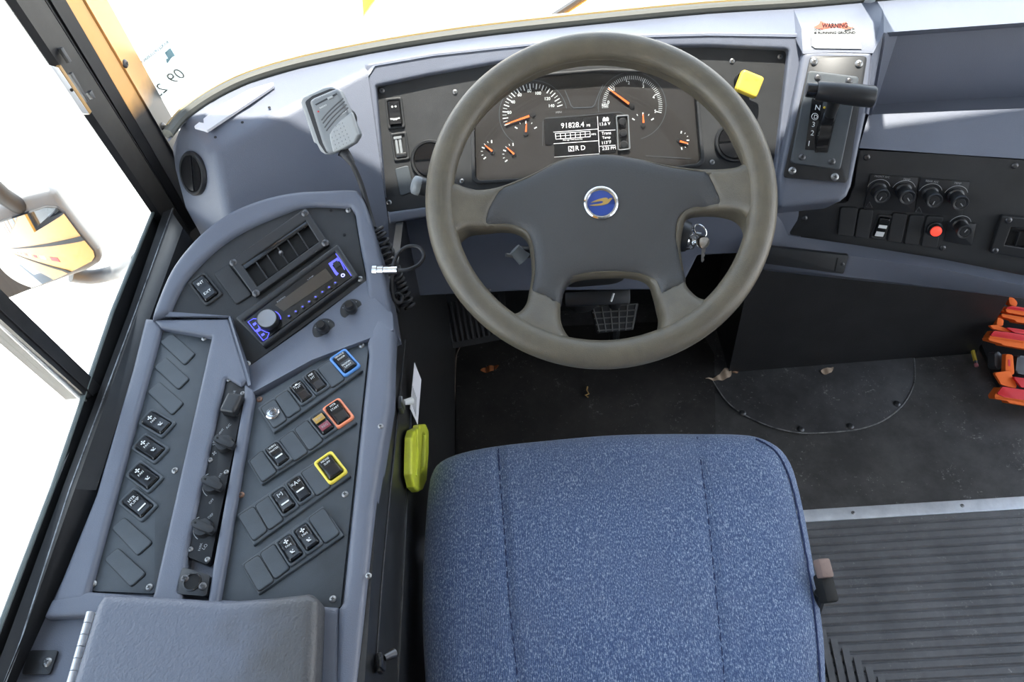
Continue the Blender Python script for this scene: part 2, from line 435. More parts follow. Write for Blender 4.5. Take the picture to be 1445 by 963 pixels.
# ------------------------------------------------------------------ rocker switches
def unused_bez_mesh(w, h, m):
    bm = dome(rr(w, h, .0045), roundh(.0032, .0022), .0016, 0, [rr(w*.74, h*.80, .003)]); return tomesh(bm, 'bezel', 40, [m])
def cap_bm(w, h, press):
    def hf(d, x, y):
        t = y/(h/2); z = .0062 + press*(.0022*t) - .0018*(1-abs(t))
        e = min(d/.0018, 1); return z - .0018*(1-math.sqrt(max(0, 1-(1-e)**2)))
    return dome(rr(w, h, .0025), hf, .0016, 0)
def rocker(pl, c, to, parent, size=(.0255, .049), frame=None, press=1, off=0, legends=(), bar=None, capmat=None, label=None, hi=None):
    """rocker switch centred at pixel c; `to` is a pixel in the direction of its right-hand side"""
    M_ = pl.mat(c[0], c[1], off, to=to); w, h = size
    fm = frame or cpan
    ob = mk('rocker_switch', tomesh(dome(rr(w, h, .0048), roundh(.0034, .0022), .0017, 0, [rr(w*.72, h*.79, .0028)]), 'rocker_switch', 40, [fm]), None, parent, M_, label=label)
    cw, ch = w*.70, h*.77
    mk('rocker', cap_bm(cw, ch, press), capmat or gblk, ob, M_, 40)
    def put(s, y0, hh, wmax, m=None):
        bm, tw, th = text_bm(s); k = min(wmax/tw, hh/th)
        for v in bm.verts: v.co = Vector(((v.co.x-tw/2)*k, (v.co.y-th/2)*k, 0))
        t = y0/(ch/2); z = .0062+press*.0022*t-.0018*(1-abs(t))+.0006
        sl = math.atan((press*.0022+(.0018 if t > 0 else -.0018))/(ch/2))
        mk('legend', tomesh(bm, 'legend', 35, [m or white]), None, ob, M_ @ Matrix.Translation((0, y0, z)) @ Matrix.Rotation(sl, 4, 'X'))
    for s, y0, hh in legends: put(s, y0*h, hh, cw*.78)
    if bar is not None:
        t = bar*h/(ch/2); z = .0062+press*.0022*t-.0018*(1-abs(t))+.0006
        mk('indicator_bar', box(cw*.62, .0020, .0003), white, ob, M_ @ Matrix.Translation((0, bar*h, z)))
    return ob
def fan_symbol(pl, M_, parent, s=.003, m=None):
    bm = bmesh.new()
    for k in range(4):
        q = [Vector((0, 0)), Vector((s*.55, s*.25)), Vector((s*.95, s*.1)), Vector((s*.8, -.35*s)), Vector((s*.3, -.1*s))]
        a = k*math.pi/2
        q = [Vector((v.x*math.cos(a)-v.y*math.sin(a), v.x*math.sin(a)+v.y*math.cos(a))) for v in q]
        add_prism(bm, q, 0, .0002)
    mk('fan_symbol', bm, m or white, parent, M_)
def speed_symbol(M_, parent, s=.0042, m=None):
    bm = bmesh.new()
    for k, (x, y, w_) in enumerate([(-.35, .35, .5), (-.1, .0, .75), (.15, -.35, 1.0)]): add_prism(bm, [Vector((s*(x-w_/2), s*(y-.11))), Vector((s*(x+w_/2), s*(y-.11))), Vector((s*(x+w_/2), s*(y+.11))), Vector((s*(x-w_/2), s*(y+.11)))], 0, .0002)
    add_prism(bm, circ(s*.17, 10, (s*.45, s*.45)), 0, .0002)
    mk('speed_symbol', bm, m or white, parent, M_)
def blank(pl, quad, parent, z=.0022, m=None, off=0):
    q = rnd(ccw(pl.poly(quad, off+z)), .0042); c = sum(q, Vector((0, 0)))/len(q)
    bm = dome(q, roundh(off+z, .0013), .0020, off)
    for f in bm.faces: f.material_index = 0
    nf = len(bm.faces); add_prism(bm, [v + (v-c).normalized()*.0009 for v in q], off+.0001, off+.0005, 0, 1, 1)
    return mk('blank_cover', bm, [m or cpan, void], parent, pl.m, 40)

# ================================================================== steering wheel
RIM, TUB = .2195, .0195
wc = WH.at(846, 276)
wheel = empty('steering_wheel', 'olive grey four spoke steering wheel with a round blue badge', 'steering wheel', wc)
WM0 = WH.m
def rim_bm():
    bm = bmesh.new(); n, k = 128, 20; R = []
    for i in range(n):
        a = 2*math.pi*i/n; c, s = math.cos(a), math.sin(a); ring = []
        for j in range(k):
            b = 2*math.pi*j/k; rr_ = RIM+TUB*math.cos(b); z = .0165*math.sin(b)
            # finger grooves on the back of the grip
            if math.sin(b) < -.2: z += .0012*math.cos(a*36)
            ring.append(bm.verts.new((rr_*c, rr_*s, z)))
        R.append(ring)
    for i in range(n):
        for j in range(k): bm.faces.new((R[i][j], R[(i+1) % n][j], R[(i+1) % n][(j+1) % k], R[i][(j+1) % k]))
    return bm
mk('rim', rim_bm(), wheelm, wheel, WM0, 80)
def cz(x, y): return 590+x*.519, 30+y*.519           # close-up frame -> photograph
def zoff(r):                                          # how deep the spokes dip below the rim
    t = max(0, min(1, (RIM-r)/.085)); t = t*t*(3-2*t); return -.028*t
def wuv(pts):
    out = []
    for p in pts:
        x, y = cz(*p); v = WH.uv(x, y)
        for _ in range(3): v = WH.uv(x, y, zoff(v.length))
        out.append(v)
    return out
top_o = wuv([(70, 400), (108, 443), (150, 458), (215, 452), (300, 420), (380, 380), (450, 366), (530, 364), (600, 375), (680, 392), (760, 402), (830, 402), (875, 393), (905, 365), (960, 260)])
cc = WH.uv(846, 276)
# the wide upper opening follows the inside of the rim
a0, a1 = math.atan2(top_o[-1].y, top_o[-1].x), math.atan2(top_o[0].y, top_o[0].x)
arc = [Vector(((RIM-.006)*math.cos(a0+(a1-a0)*k/40), (RIM-.006)*math.sin(a0+(a1-a0)*k/40))) for k in range(1, 40)]
def snap(v, r): return v.normalized()*r if v.length > r-.004 else v
topo = spl(top_o[1:-1], 4, False)
topo = [topo[0].normalized()*(RIM-.006)] + topo + [topo[-1].normalized()*(RIM-.006)] + arc
lefto = spl(wuv([(108, 590), (112, 578), (135, 566), (176, 566), (240, 566), (278, 577), (298, 598), (306, 640), (308, 690), (301, 738), (294, 768), (278, 788), (258, 795), (232, 785), (180, 748), (140, 692), (116, 635)]), 4)
righto = spl(wuv([(722, 560), (735, 532), (770, 522), (830, 517), (880, 524), (903, 550), (902, 590), (885, 640), (852, 698), (815, 742), (790, 756), (764, 752), (742, 734), (728, 712), (722, 670), (714, 615)]), 4)
boto = spl(wuv([(390, 750), (402, 715), (440, 699), (520, 692), (590, 695), (628, 712), (642, 742), (656, 785), (662, 808), (655, 838), (622, 862), (560, 876), (500, 880), (440, 876), (408, 856), (390, 822), (387, 785)]), 4)
def spoke_h(d, x, y):
    r = math.hypot(x, y); t = min(d/.013, 1); e = .012*(1-math.sqrt(max(0, 1-(1-t)**2)))
    if inside(hubz, np.array([x]), np.array([y]))[0]: e += .014*max(0, min(1, (hub_dist(x, y)-.004)/.006))
    return zoff(r)+.010-e
hub_out = spl(wuv([(176, 545), (186, 508), (216, 461), (250, 444), (300, 423), (380, 383), (450, 368), (530, 366), (600, 377), (680, 395), (760, 406), (790, 413), (812, 450), (829, 500), (790, 514), (745, 520), (716, 538), (707, 570), (710, 620), (720, 670), (727, 714), (692, 736), (656, 754), (640, 716), (610, 696), (570, 690), (520, 688), (460, 692), (415, 706), (396, 732), (384, 775), (344, 757), (306, 740), (312, 690), (310, 632), (300, 592), (280, 572), (240, 561), (176, 560)]), 3)
hub_out = [v*1.0 for v in hub_out]
hcen = sum(hub_out, Vector((0, 0)))/len(hub_out)
hubz = [(v.x, v.y) for v in hub_out]
_ha = np.array([(a.x, a.y, b.x, b.y) for a, b in zip(hub_out, hub_out[1:]+hub_out[:1])])
def hub_dist(x, y):
    vx, vy = _ha[:, 2]-_ha[:, 0], _ha[:, 3]-_ha[:, 1]; t = np.clip(((x-_ha[:, 0])*vx+(y-_ha[:, 1])*vy)/(vx*vx+vy*vy+1e-15), 0, 1)
    return float(np.hypot(x-_ha[:, 0]-t*vx, y-_ha[:, 1]-t*vy).min())
outer = circ(RIM, 120)
spoke_h.r = .013
mk('spokes', dome(outer, spoke_h, .0036, -.045, [topo, lefto, righto, boto]), wheelm, wheel, WM0, 60, label='olive grey spokes of the steering wheel')
hc = WH.uv(848, 287, -.02)
def hub_h(d, x, y):
    t = min(d/.020, 1); e = .0135*(1-math.sqrt(max(0, 1-(1-t)**2)))
    r = math.hypot(x-hc.x, y-hc.y)
    bulge = .006*math.exp(-(r/.075)**4)
    return zoff(math.hypot(x, y))+.0125-e+bulge
hub_h.r = .020
mk('hub_cover', dome(hub_out, hub_h, .0030, -.05), hubm, wheel, WM0, 60, label='dark grey airbag cover of the steering wheel')
bz = -.0102
MB = WH.mat(848, 287, bz, to=(900, 283.5))
em = mk('emblem', lathe([(.0180, -.010), (.0240, -.010), (.0245, 0), (.0235, .0030), (.0215, .0042), (.0195, .0042), (.0180, .0022), (.0178, 0)], 48), chrome, wheel, MB, 30, False, label='chrome ring emblem on the wheel hub')
mk('badge_disc', lathe([(.0182, -.002), (.0182, .0012), (.010, .0024), (0, .0028)], 40), badge, em, MB, 30, False, label='blue enamel disc')
# bird-like emblem: swept wings meeting at a raised head
def e8(pts):
    c0 = (300, 355); s = .0178/190
    return [Vector(((x-c0[0])*s, -(y-c0[1])*s)) for x, y in pts]
bird = bmesh.new()
add_prism(bird, spl(e8([(150, 345), (250, 305), (340, 288), (385, 288), (402, 300), (400, 322), (425, 300), (470, 300), (450, 325), (405, 372), (370, 388), (300, 400), (200, 400), (130, 385), (220, 376), (300, 368), (330, 355), (325, 338), (290, 333), (220, 340)]), 3), .0026, .0034, .0002, 1)
mk('bird_emblem', bird, gold, em, MB, label='gold bird shape')
mk('horn_mark', add_tube(bmesh.new(), [WH.at(845, 333, -.013), WH.at(852, 335.5, -.013), WH.at(861, 332.5, -.013)], .0006, 6), hubm, wheel)

# ------------------------------------------------------------------ column with stalk, lever and lock
cdir = -WH.n
cb = wc + cdir*.035
colm = empty('steering_column', 'black steering column behind the wheel with stalk and ignition lock', 'steering column', wc + cdir*.60)
XW = Matrix.Translation(wc) @ Matrix((WH.x, WH.y, WH.n)).transposed().to_4x4()
sh = bmesh.new(); add_prism(sh, rr(.125, .135, .035, 5), -.26, -.058, .012, 3)
mk('shroud', sh, blk, colm, XW)
mk('shaft', lathe([(.022, -.72), (.022, -.25)], 20), blk, colm, XW)
mk('boot', lathe([(.045, -.62), (.05, -.58), (.034, -.54), (.042, -.50), (.030, -.46), (.036, -.42), (.026, -.38)], 20), rubber, colm, XW)
# indicator stalk: leaves the shroud to the left, its blunt end shows beside the rim
se = pd(589, 262, 1.13); sb = wc + cdir*.12 - WH.x*.05
q = [sb, sb.lerp(se, .35)+Vector((0, 0, .01)), sb.lerp(se, .75)+Vector((0, 0, .006)), se]
mk('turn_signal_stalk', tube(spl(q, 8, False), [.007+.0065*(k/24) for k in range(25)], 16), blk, colm, label='black indicator stalk')
cap = Matrix.Translation(se) @ (se-sb).to_track_quat('Z', 'Y').to_matrix().to_4x4()
mk('stalk_end', lathe([(.0136, -.004), (.0140, .001), (.0128, .006), (.008, .0085), (0, .0095)], 20), greymic, colm, cap, 50, label='grey blunt end of the stalk')
# tilt lever on the lower left
le = pd(733, 357, 1.20); lb = wc + cdir*.16 - WH.x*.05 - WH.y*.03
mk('tilt_lever', tube([lb, lb.lerp(le, .6), le], [.006, .007, .011], 12), blk, colm)
mk('lever_knob', tube([pd(726, 352, 1.195), pd(740, 366, 1.2)], [.010, .012], 14), greymic, colm, label='grey knob of the tilt lever')
mk('lever_pin', tube([pd(714, 360, 1.19), pd(730, 362, 1.2)], [.003, .004], 10), steel, colm)
# ignition lock on the right
ig = pd(972, 335, 1.20); isd = wc + cdir*.15 + WH.x*.05
mk('lock_housing', tube([isd, isd.lerp(ig, .55), ig-(ig-isd).normalized()*.012, ig], [.03, .024, .026, .022], 18), blk, colm)
face = (CAM-ig).normalized(); fm = Matrix.Translation(ig) @ (Vector((.75, -.35, .35)).normalized()).to_track_quat('Z', 'Y').to_matrix().to_4x4()
mk('lock_face', lathe([(.019, -.012), (.019, .004), (.016, .007), (.012, .007), (.011, .004), (0, .004)], 24), chrome, colm, fm, label='bright metal face of the ignition lock')
keys = empty('key_ring', 'silver keys hanging on a ring from the ignition lock', 'keys', pd(990, 345, 1.19))
def k3(x, y, d=1.185): return pd(x, y, d)
mk('ignition_key', tube([fm @ Vector((0, 0, .003)), k3(984, 330), k3(989, 331)], .0028, 8), steel, keys)
ringp = [k3(988+8*math.cos(a)+3*math.sin(a), 326+9*math.sin(a)) for a in [2*math.pi*i/20 for i in range(20)]]
mk('ring', tube(ringp, .0012, 8, True), chrome, keys)
KP = Pl(k3(992, 345), (CAM-k3(992, 345)).normalized())
kb = bmesh.new(); add_prism(kb, circ(.0098, 20), 0, .0022, .0006); 
mk('key_bow', kb, chrome, keys, KP.mat(992, 342))
kb = bmesh.new(); add_prism(kb, [(-.003, 0), (.003, 0), (.003, -.006), (.0015, -.008), (.003, -.011), (.0012, -.014), (.0025, -.018), (0, -.022), (-.002, -.020)], 0, .0018)
mk('key_blade', kb, steel, keys, KP.mat(993, 350, ang=-.15))
mk('key_link', tube([k3(995, 333), k3(996, 338), k3(994, 343)], .0012, 8), chrome, keys)
# ================================================================== dashboard shell
dash = empty('dashboard', 'blue grey moulded dashboard under the windshield', 'dashboard', Vector((.15, 1.1, .62)))
WSB = [(236, 198), (258, 172), (300, 143), (350, 119), (420, 98), (520, 77), (610, 62), (700, 50), (850, 34), (1000, 20), (1130, 12), (1245, 2), (1345, -8), (1470, -19), (1850, -50)]
ZW = .815
ws = [pz(x, y, ZW) for x, y in WSB]
# top shelf, left part to the shifter tower
Wl = WSB[1:11]
Tl = [(276, 178), (300, 214), (358, 183), (430, 142), (518, 95), (610, 79), (700, 69), (850, 54), (1000, 50), (1136, 52)]
tl = []
for i, (x, y) in enumerate(Tl): tl.append(PIF.at(x, y, .002) if i >= 4 else pz(x, y, .800+.002*i))
# left pod: a flat front face, a side face that carries the round vent, soft edges between
T0 = pz(300, 214, .793); T2 = PIF.at(518, 95, .002); LR = PIF.at(547, 306)
pfn = (T2-T0).cross(LR-T0).normalized(); pfn = pfn if pfn.dot(CAM-T0) > 0 else -pfn
PF = Pl(T0, pfn)
for i, (x, y) in enumerate(Tl[1:4]): tl[i+1] = T0.lerp(T2, max(0, (x-300)/218.0))
sl0 = pz(276, 178, .812); sl1 = PF.at(318, 302)
sfn = (sl0-T0).cross(sl1-T0).normalized(); sfn = sfn if sfn.dot(CAM-T0) > 0 else -sfn
SV = Pl(T0, sfn); tl[0] = sl0
front = [T0, T2, PIF.at(531, 122, .002), LR, PF.at(552, 400), PF.at(440, 360), PF.at(332, 352), sl1]
front = [T0, T2, LR, PF.at(549, 335), PF.at(549, 400), PF.at(330, 350)]
side = [sl0, T0, PF.at(330, 350), SV.at(288, 340), SV.at(262, 292), SV.at(248, 240), SV.at(244, 208), pz(258, 172, ZW)]
bm = quads([[pz(x, y, ZW) for x, y in Wl], tl])
V = {}
def vv(p):
    k = tuple(round(c, 5) for c in p)
    if k not in V: V[k] = bm.verts.new(p)
    return V[k]
for v in bm.verts: V[tuple(round(c, 5) for c in v.co)] = v
bm.faces.new([vv(p) for p in [T0]+tl[2:5]+front[2:]])
bm.faces.new([vv(p) for p in side])
bmesh.ops.recalc_face_normals(bm, faces=bm.faces[:])
bevel_all(bm, .013, 4, 14)
mk('cowl', bm, shell, dash, None, 60)
# frame round the instrument panel
fo = PIF.poly([(514, 90), (610, 73), (700, 63), (850, 48), (1000, 44), (1142, 46), (1118, 268), (850, 290), (640, 300), (549, 316)])
OPEN = [(530, 121), (610, 104), (700, 88), (850, 66), (1000, 64), (1114, 69), (1093, 250), (850, 274), (640, 287), (545, 300)]
fi = rnd(PIF.poly(OPEN), [.004, 0, 0, 0, 0, .008, .008, 0, 0, .006])
mk('panel_frame', dome(fo, roundh(0, .004), .004, -.022, [fi]), shell, dash, PIF.m, 60)
# knee bolster under the panel
kn = Pl(pd(1000, 320, 1.335), unit(12, 0))
kp = kn.poly([(496, 300), (850, 285), (1128, 255), (1132, 352), (1092, 356), (985, 362), (960, 410), (732, 412), (574, 420), (496, 398)])
mk('knee_bolster', dome(kp, roundh(0, .006), .02, -.02), shell, dash, kn.m, 60)
screws(kn, [(662, 411), (690, 410)], dash, .0, 'black', .8)
# shifter tower
tw = [(1133, 73), (1150, 70), (1232, 72), (1224, 156), (1213, 208), (1202, 262), (1196, 276), (1186, 284), (1100, 293), (1099, 250)]
twp = rnd(SHF.poly(tw), [.006, 0, .006, 0, 0, 0, .004, .004, .006, 0])
mk('shifter_tower', dome(twp, roundh(0, .007), .005, -.09), shell, dash, SHF.m, 60)
top = [[pz(1120, 13, ZW), pz(1180, 7, ZW), pz(1247, 1, ZW)],
       [pz(1131, 40, .818), pz(1185, 36, .82), pz(1243, 30, .818)],
       [SHF.at(1133, 76), SHF.at(1180, 74), SHF.at(1232, 75)]]
bm = quads(top); bm2 = faces([top[0][0], top[1][0], top[2][0], PIF.at(1122, 54)], [(0, 1, 2, 3)])
mk('tower_top', thick(bm, .008), shell, dash, None, 60)
mk('tower_cheek', thick(bm2, .005), shell, dash, None, 60)
zb = .705
bm = faces([top[0][2], top[1][2], top[2][2], SHF.at(1223, 160), pz(1226, 162, zb), pz(1247, 46, .815)], [(0, 1, 2, 5), (5, 2, 3, 4)])
mk('tower_cheek', thick(bm, .005), shell, dash, None, 60)
# storage bin on the right
W2 = [(1245, 2), (1345, -8), (1470, -19), (1850, -50)]
T2 = [(1247, 46), (1345, 39), (1470, 30), (1850, 3)]
Bn = [(1226, 162), (1345, 157), (1470, 152), (1850, 134)]
H2 = [(1212, 209), (1330, 217), (1470, 226), (1850, 250)]
zb = .705
tbin = [pz(x, y, .815) for x, y in T2]; bbin = [pz(x, y, zb) for x, y in Bn]; hbin = [HE.at(x, y, .004) for x, y in H2]
yb = max(t.y for t in tbin)+.03
fl = [pax(x, y, 1, yb) for x, y in [(1232, 148), (1345, 141), (1470, 135), (1850, 118)]]
back = [Vector((p.x, yb, t.z-.004)) for p, t in zip(fl, tbin)]
wb = [pz(x, y, ZW) for x, y in W2]
bm = quads([wb, [a.lerp(b, .85) for a, b in zip(wb, tbin)], tbin, [Vector((t.x, t.y+.008, t.z-.012)) for t in tbin], [Vector((t.x, yb+.01, t.z-.010)) for t in tbin]])
bevel_all(bm, .006, 3, 20)
mk('bin_hood', thick(bm, .004), shell, dash, None, 60)
bm = quads([back, fl, [Vector((b.x, b.y+.012, f_.z)) for b, f_ in zip(bbin, fl)], [b+Vector((0, .008, -.012)) for b in bbin], bbin, hbin, [h+Vector((0, .03, -.005)) for h in hbin]])
bevel_all(bm, .006, 3, 20)
mk('storage_bin', bm, shell, dash, None, 60)
bm = faces([back[0], fl[0], Vector((bbin[0].x, bbin[0].y+.012, fl[0].z)), bbin[0], tbin[0]], [(0, 1, 2, 3, 4)])
mk('bin_end', thick(bm, .004), shell, dash, None, 60)
# lower trim under the heater panel
lt = [[HE.at(x, y, .006) for x, y in [(1098, 300), (1112, 332), (1215, 347), (1330, 366), (1470, 394), (1850, 455)]],
      [pd(1080, 345, 1.335), pd(1088, 352, 1.33), pd(1205, 362, 1.315), pd(1330, 380, 1.295), pd(1470, 408, 1.275), pd(1850, 470, 1.21)],
      [pd(1075, 372, 1.35), pd(1085, 377, 1.345), pd(1195, 391, 1.335), pd(1330, 406, 1.31), pd(1470, 424, 1.29), pd(1850, 488, 1.22)],
      [pd(1070, 377, 1.40), pd(1080, 382, 1.40), pd(1192, 394, 1.40), pd(1330, 408, 1.37), pd(1470, 425, 1.35), pd(1850, 490, 1.28)]]
bm = quads(lt); bevel_all(bm, .006, 3, 15)
mk('lower_trim', thick(bm, .005), shell, dash, None, 60)
ln = (lt[1][2]-lt[1][1]).cross(lt[2][2]-lt[1][1]).normalized(); ln = ln if ln.dot(CAM-lt[1][1]) > 0 else -ln
LT = Pl(lt[1][1].lerp(lt[2][2], .5), ln)
plate('trim_inset', LT, [(1060, 346), (1198, 361), (1190, 387), (1056, 369)], pblk, dash, .002, .0105, .0006, .002, label='black inset plate in the lower trim')
plate('inset_catch', LT, [(1181, 364), (1183, 364), (1179, 383), (1177, 383)], void, dash, .0105, .0108, 0)
screws(LT, [(1189, 373)], dash, .0105, 'black', .6)
mk('dash_edge', thick(quads([ws, [p+Vector((0, .04, -.008)) for p in ws]]), .003), shell, dash, None, 60)
# pale cover strip by the windshield and the small empty screw holes beside it
tp = Pl(pz(330, 155, .813), (0, 0, 1))
nrm = (pz(300, 143, ZW)-tl[1]).cross(pz(420, 98, ZW)-tl[1]).normalized(); nrm = nrm if nrm.z > 0 else -nrm
tp = Pl(pz(330, 160, .8115), nrm)
plate('defroster_cover', tp, [(273, 179), (292, 184), (386, 121), (386, 116), (352, 126), (310, 149)], MT['paper'], dash, -.003, .0022, .0006, .002, label='pale cover strip along the windshield edge')
for x, y in [(304, 194), (342, 173), (380, 152)]:
    mk('screw_hole', lathe([(.0022, .0), (.0022, .0009), (0, .0009)], 12), void, dash, tp.mat(x, y, .0005))
# round vents
def round_vent(name, pl, x, y, off, rad, parent, label=None, ang=0):
    M_ = pl.mat(x, y, off, ang=ang)
    o = mk(name, lathe([(rad*.80, -.004), (rad, -.002), (rad, .003), (rad*.95, .005), (rad*.85, .0045), (rad*.82, .001), (rad*.80, -.004)], 40), blk, parent, M_, 50, label=label)
    ball = bmesh.new()
    for s in (-1, 1):
        P = [Vector((rad*.80*math.cos(a), s*rad*.06+s*rad*.74*max(0, math.sin(a)), .0015+rad*.12*math.sin(a))) for a in [math.pi*k/14 for k in range(15)]]
        if s > 0: vs = [ball.verts.new(p) for p in P]; ball.faces.new(vs)
        else:
            vs = [ball.verts.new(p) for p in reversed(P)]; ball.faces.new(vs)
    mk('vent_flap', thick(ball, .002), gblk, o, M_)
    mk('vent_well', lathe([(rad*.81, -.0035), (0, -.0036)], 30), void, o, M_)
    return o
round_vent('round_vent', SV, 273, 245, .002, .034, dash, 'black round air vent in the left end of the dashboard', 1.4)

# ================================================================== instrument panel
pan = empty('instrument_fascia', 'black screwed instrument panel behind the steering wheel', 'panel', PI.at(835, 240))
pq = PI.poly([(524, 116), (700, 82), (850, 58), (1000, 56), (1120, 62), (1097, 256), (850, 280), (640, 293), (540, 307)])
cq0 = [(664, 150), (672, 121), (700, 112), (850, 99), (965, 103), (985, 112), (992, 228), (984, 234), (850, 238), (672, 258), (664, 250)]
chole = PI.poly([(668, 130), (700, 112), (850, 100), (978, 104), (990, 225), (985, 232), (850, 247), (676, 256), (670, 250)])
mk('panel_plate', dome(pq, lambda d, x, y: 0.0, .02, -.004, [chole]), pblk, pan, PI.m)
screws(PI, [(539, 128), (642, 130), (549, 286), (652, 256), (1033, 86), (1101, 80), (1005, 229)], pan, 0, 'steel', .85)
rocker(PI, (557.5, 160), (572, 158.5), pan, (.0285, .050), press=-1, frame=pblk, legends=[('o o', .2, .003), ('=oo=', -.2, .006)], label='hazard light rocker switch')
dm = mk('dimmer_switch', dome(rr(.027, .046, .004), roundh(.003, .002), .0016, 0, [rr(.019, .036, .002)]), pblk, pan, PI.mat(565, 207, 0, to=(580, 205)), label='dimmer switch with a ribbed thumb wheel')
dmM = PI.mat(565, 207, 0, to=(580, 205))
bm = bmesh.new(); add_box(bm, .004, .024, .003, Matrix.Translation((-.005, .001, 0))); add_box(bm, .004, .024, .003, Matrix.Translation((.001, .001, 0))); add_box(bm, .013, .004, .004, Matrix.Translation((-.002, .0145, 0)))
mk('thumb_wheel', bm, greymic, dm, dmM); mk('dimmer_foot', box(.017, .007, .0045, .001), blk, dm, dmM @ Matrix.Translation((0, -.014, 0)))
blank(PI, [(557, 238), (576, 233), (585, 270), (565, 277)], pan, .0018, cpan)
round_vent('round_vent', PI, 608, 226, .001, .033, pan, 'black round air vent left of the gauges')
round_vent('round_vent', PI, 1037, 200, .001, .033, pan, 'black round air vent right of the gauges')

# ------------------------------------------------------------------ gauge cluster
clu = empty('instrument_cluster', 'gauge cluster with white dials and orange needles behind a clear cover', 'gauge cluster', CL.at(835, 235))
CF = PI.shifted(-.006)
cface = rnd(CF.poly([(664, 126), (700, 108), (850, 96), (984, 101), (996, 230), (990, 236), (850, 251), (672, 261), (666, 255)]), .004)
mk('dial_face', prism(cface, -.012, 0), dial, clu, CF.m)
co_ = CL.poly([(663, 128), (700, 109), (850, 97), (983, 101), (994, 228), (988, 235), (850, 250), (674, 260), (666, 254)])
ci_ = CL.poly([(668, 131), (702, 113), (850, 101), (979, 105), (989, 225), (984, 231), (850, 246), (677, 255), (671, 250)])
mk('cover_rim', dome(rnd(co_, .008), roundh(.004, .0015), .0022, -.008, [rnd(ci_, .007)]), pblk, clu, CL.m)
def cx(x, y): return 680+x*.263, 80+y*.263          # gauge close-up -> photograph
def dl(name, pts, w, parent, m, z=.0006):
    """flat printed line"""
    P = [CF.uv(*cx(*p)) for p in pts]; bm = bmesh.new(); L, R = [], []
    for i, p in enumerate(P):
        t = (P[min(i+1, len(P)-1)]-P[max(i-1, 0)]).normalized(); nn = Vector((-t.y, t.x))*w/2
        L.append(bm.verts.new((*(p+nn), z))); R.append(bm.verts.new((*(p-nn), z)))
    for i in range(len(P)-1): bm.faces.new((R[i], R[i+1], L[i+1], L[i]))
    return mk(name, bm, m, parent, CF.m)
def gauge(name, c, r, a0, a1, n, major, ln, lm, w, label, skip=0):
    """dial: bezel ring, tick marks all in one print, hub"""
    o = mk(name, lathe([(.001, 0), (.004, 0), (.004, .002), (0, .0025)], 16), blk, clu, CF.mat(*cx(*c)), label=label)
    bm = bmesh.new(); C0 = CF.uv(*cx(*c))
    sc = CF.uv(*cx(c[0]+100, c[1])); k = (sc-C0).length/100
    sx = (CF.uv(*cx(c[0]+100, c[1]))-C0)/100; sy = (CF.uv(*cx(c[0], c[1]-100))-C0)/100
    for i in range(n):
        a = math.radians(a0+(a1-a0)*i/(n-1)); mj = i % major == 0
        d = sx*math.cos(a)+sy*math.sin(a); l = lm if mj else ln; ww = w*(1.8 if mj else 1)
        t = Vector((-d.y, d.x)).normalized()*ww/2; p, q = C0+d*r, C0+d*(r-l)
        bm.faces.new([bm.verts.new((*v, .0006)) for v in (p-t, p+t, q+t, q-t)])
    mk('tick_marks', bm, glow2, o, CF.m)
    return o, C0, sx, sy
glow2 = mat('dial_print', (.62, .66, .66), .6, emis=(1, 1, 1), estr=.10)
ringm = mat('dial_ring', (.07, .08, .09), .3)
def needle(p, q, parent, w=.0032):
    P, Q = CF.uv(*cx(*p)), CF.uv(*cx(*q)); t = (Q-P).normalized(); nn = Vector((-t.y, t.x))
    bm = bmesh.new(); add_prism(bm, [P+nn*w/2, P-nn*w/2, Q-nn*w*.22, Q+nn*w*.22], .0022, .0036)
    mk('needle', bm, orangem, parent, CF.m)
def ring(c, r, a0, a1, parent, w=.0012, n=40):
    P = [(c[0]+r*math.cos(math.radians(a0+(a1-a0)*i/n)), c[1]-r*math.sin(math.radians(a0+(a1-a0)*i/n))) for i in range(n+1)]
    dl('dial_ring', P, w, parent, ringm, .0008)
g, *_ = gauge('speedometer', (275, 310), 165, 201, 18, 29, 2, 22, 30, .0009, 'speedometer dial with white numbers')
ring((275, 310), 182, 235, 10, g)
for s, x, y in [('20', 143, 306), ('40', 162, 250), ('60', 198, 212), ('80', 250, 190), ('100', 294, 203), ('120', 344, 232), ('140', 366, 270)]:
    txt('dial_number', s, CF, cx(x-6, y+2), cx(x+9*len(s)+6, y+1), glow2, g, .0007, nat=.0050, bold=.015)
needle((254, 320), (128, 364), g)
txt('dial_number', 'MPH', CF, cx(398, 306), cx(428, 303), MT['grey_print'], g, .0007)
g, *_ = gauge('tachometer', (806, 265), 162, 180, -13, 51, 10, 20, 30, .0007, 'tachometer dial with white numbers')
ring((806, 265), 182, 190, -75, g)
for s, x, y in [('0', 674, 252), ('1', 708, 182), ('2', 783, 148), ('3', 862, 166), ('4', 916, 225), ('5', 926, 301)]:
    txt('dial_number', s, CF, cx(x, y+1), cx(x+12, y), glow2, g, .0007, nat=.0050, bold=.015)
txt('dial_number', 'RPM', CF, cx(644, 266), cx(678, 264), glow2, g, .0007); txt('dial_number', 'x1000', CF, cx(644, 277), cx(678, 275), glow2, g, .0007)
needle((788, 254), (678, 172), g)
for c, a0, a1, n0, n1, lb in [((236, 412), 150, 30, (236, 405), (239, 360), 'small gauge under the speedometer'), ((864, 368), 148, 32, (866, 356), (863, 308), 'small gauge under the tachometer')]:
    g, *_ = gauge('small_gauge', c, 68, a0, a1, 5, 2, 10, 16, .0011, lb); needle(n0, n1, g, .0028)
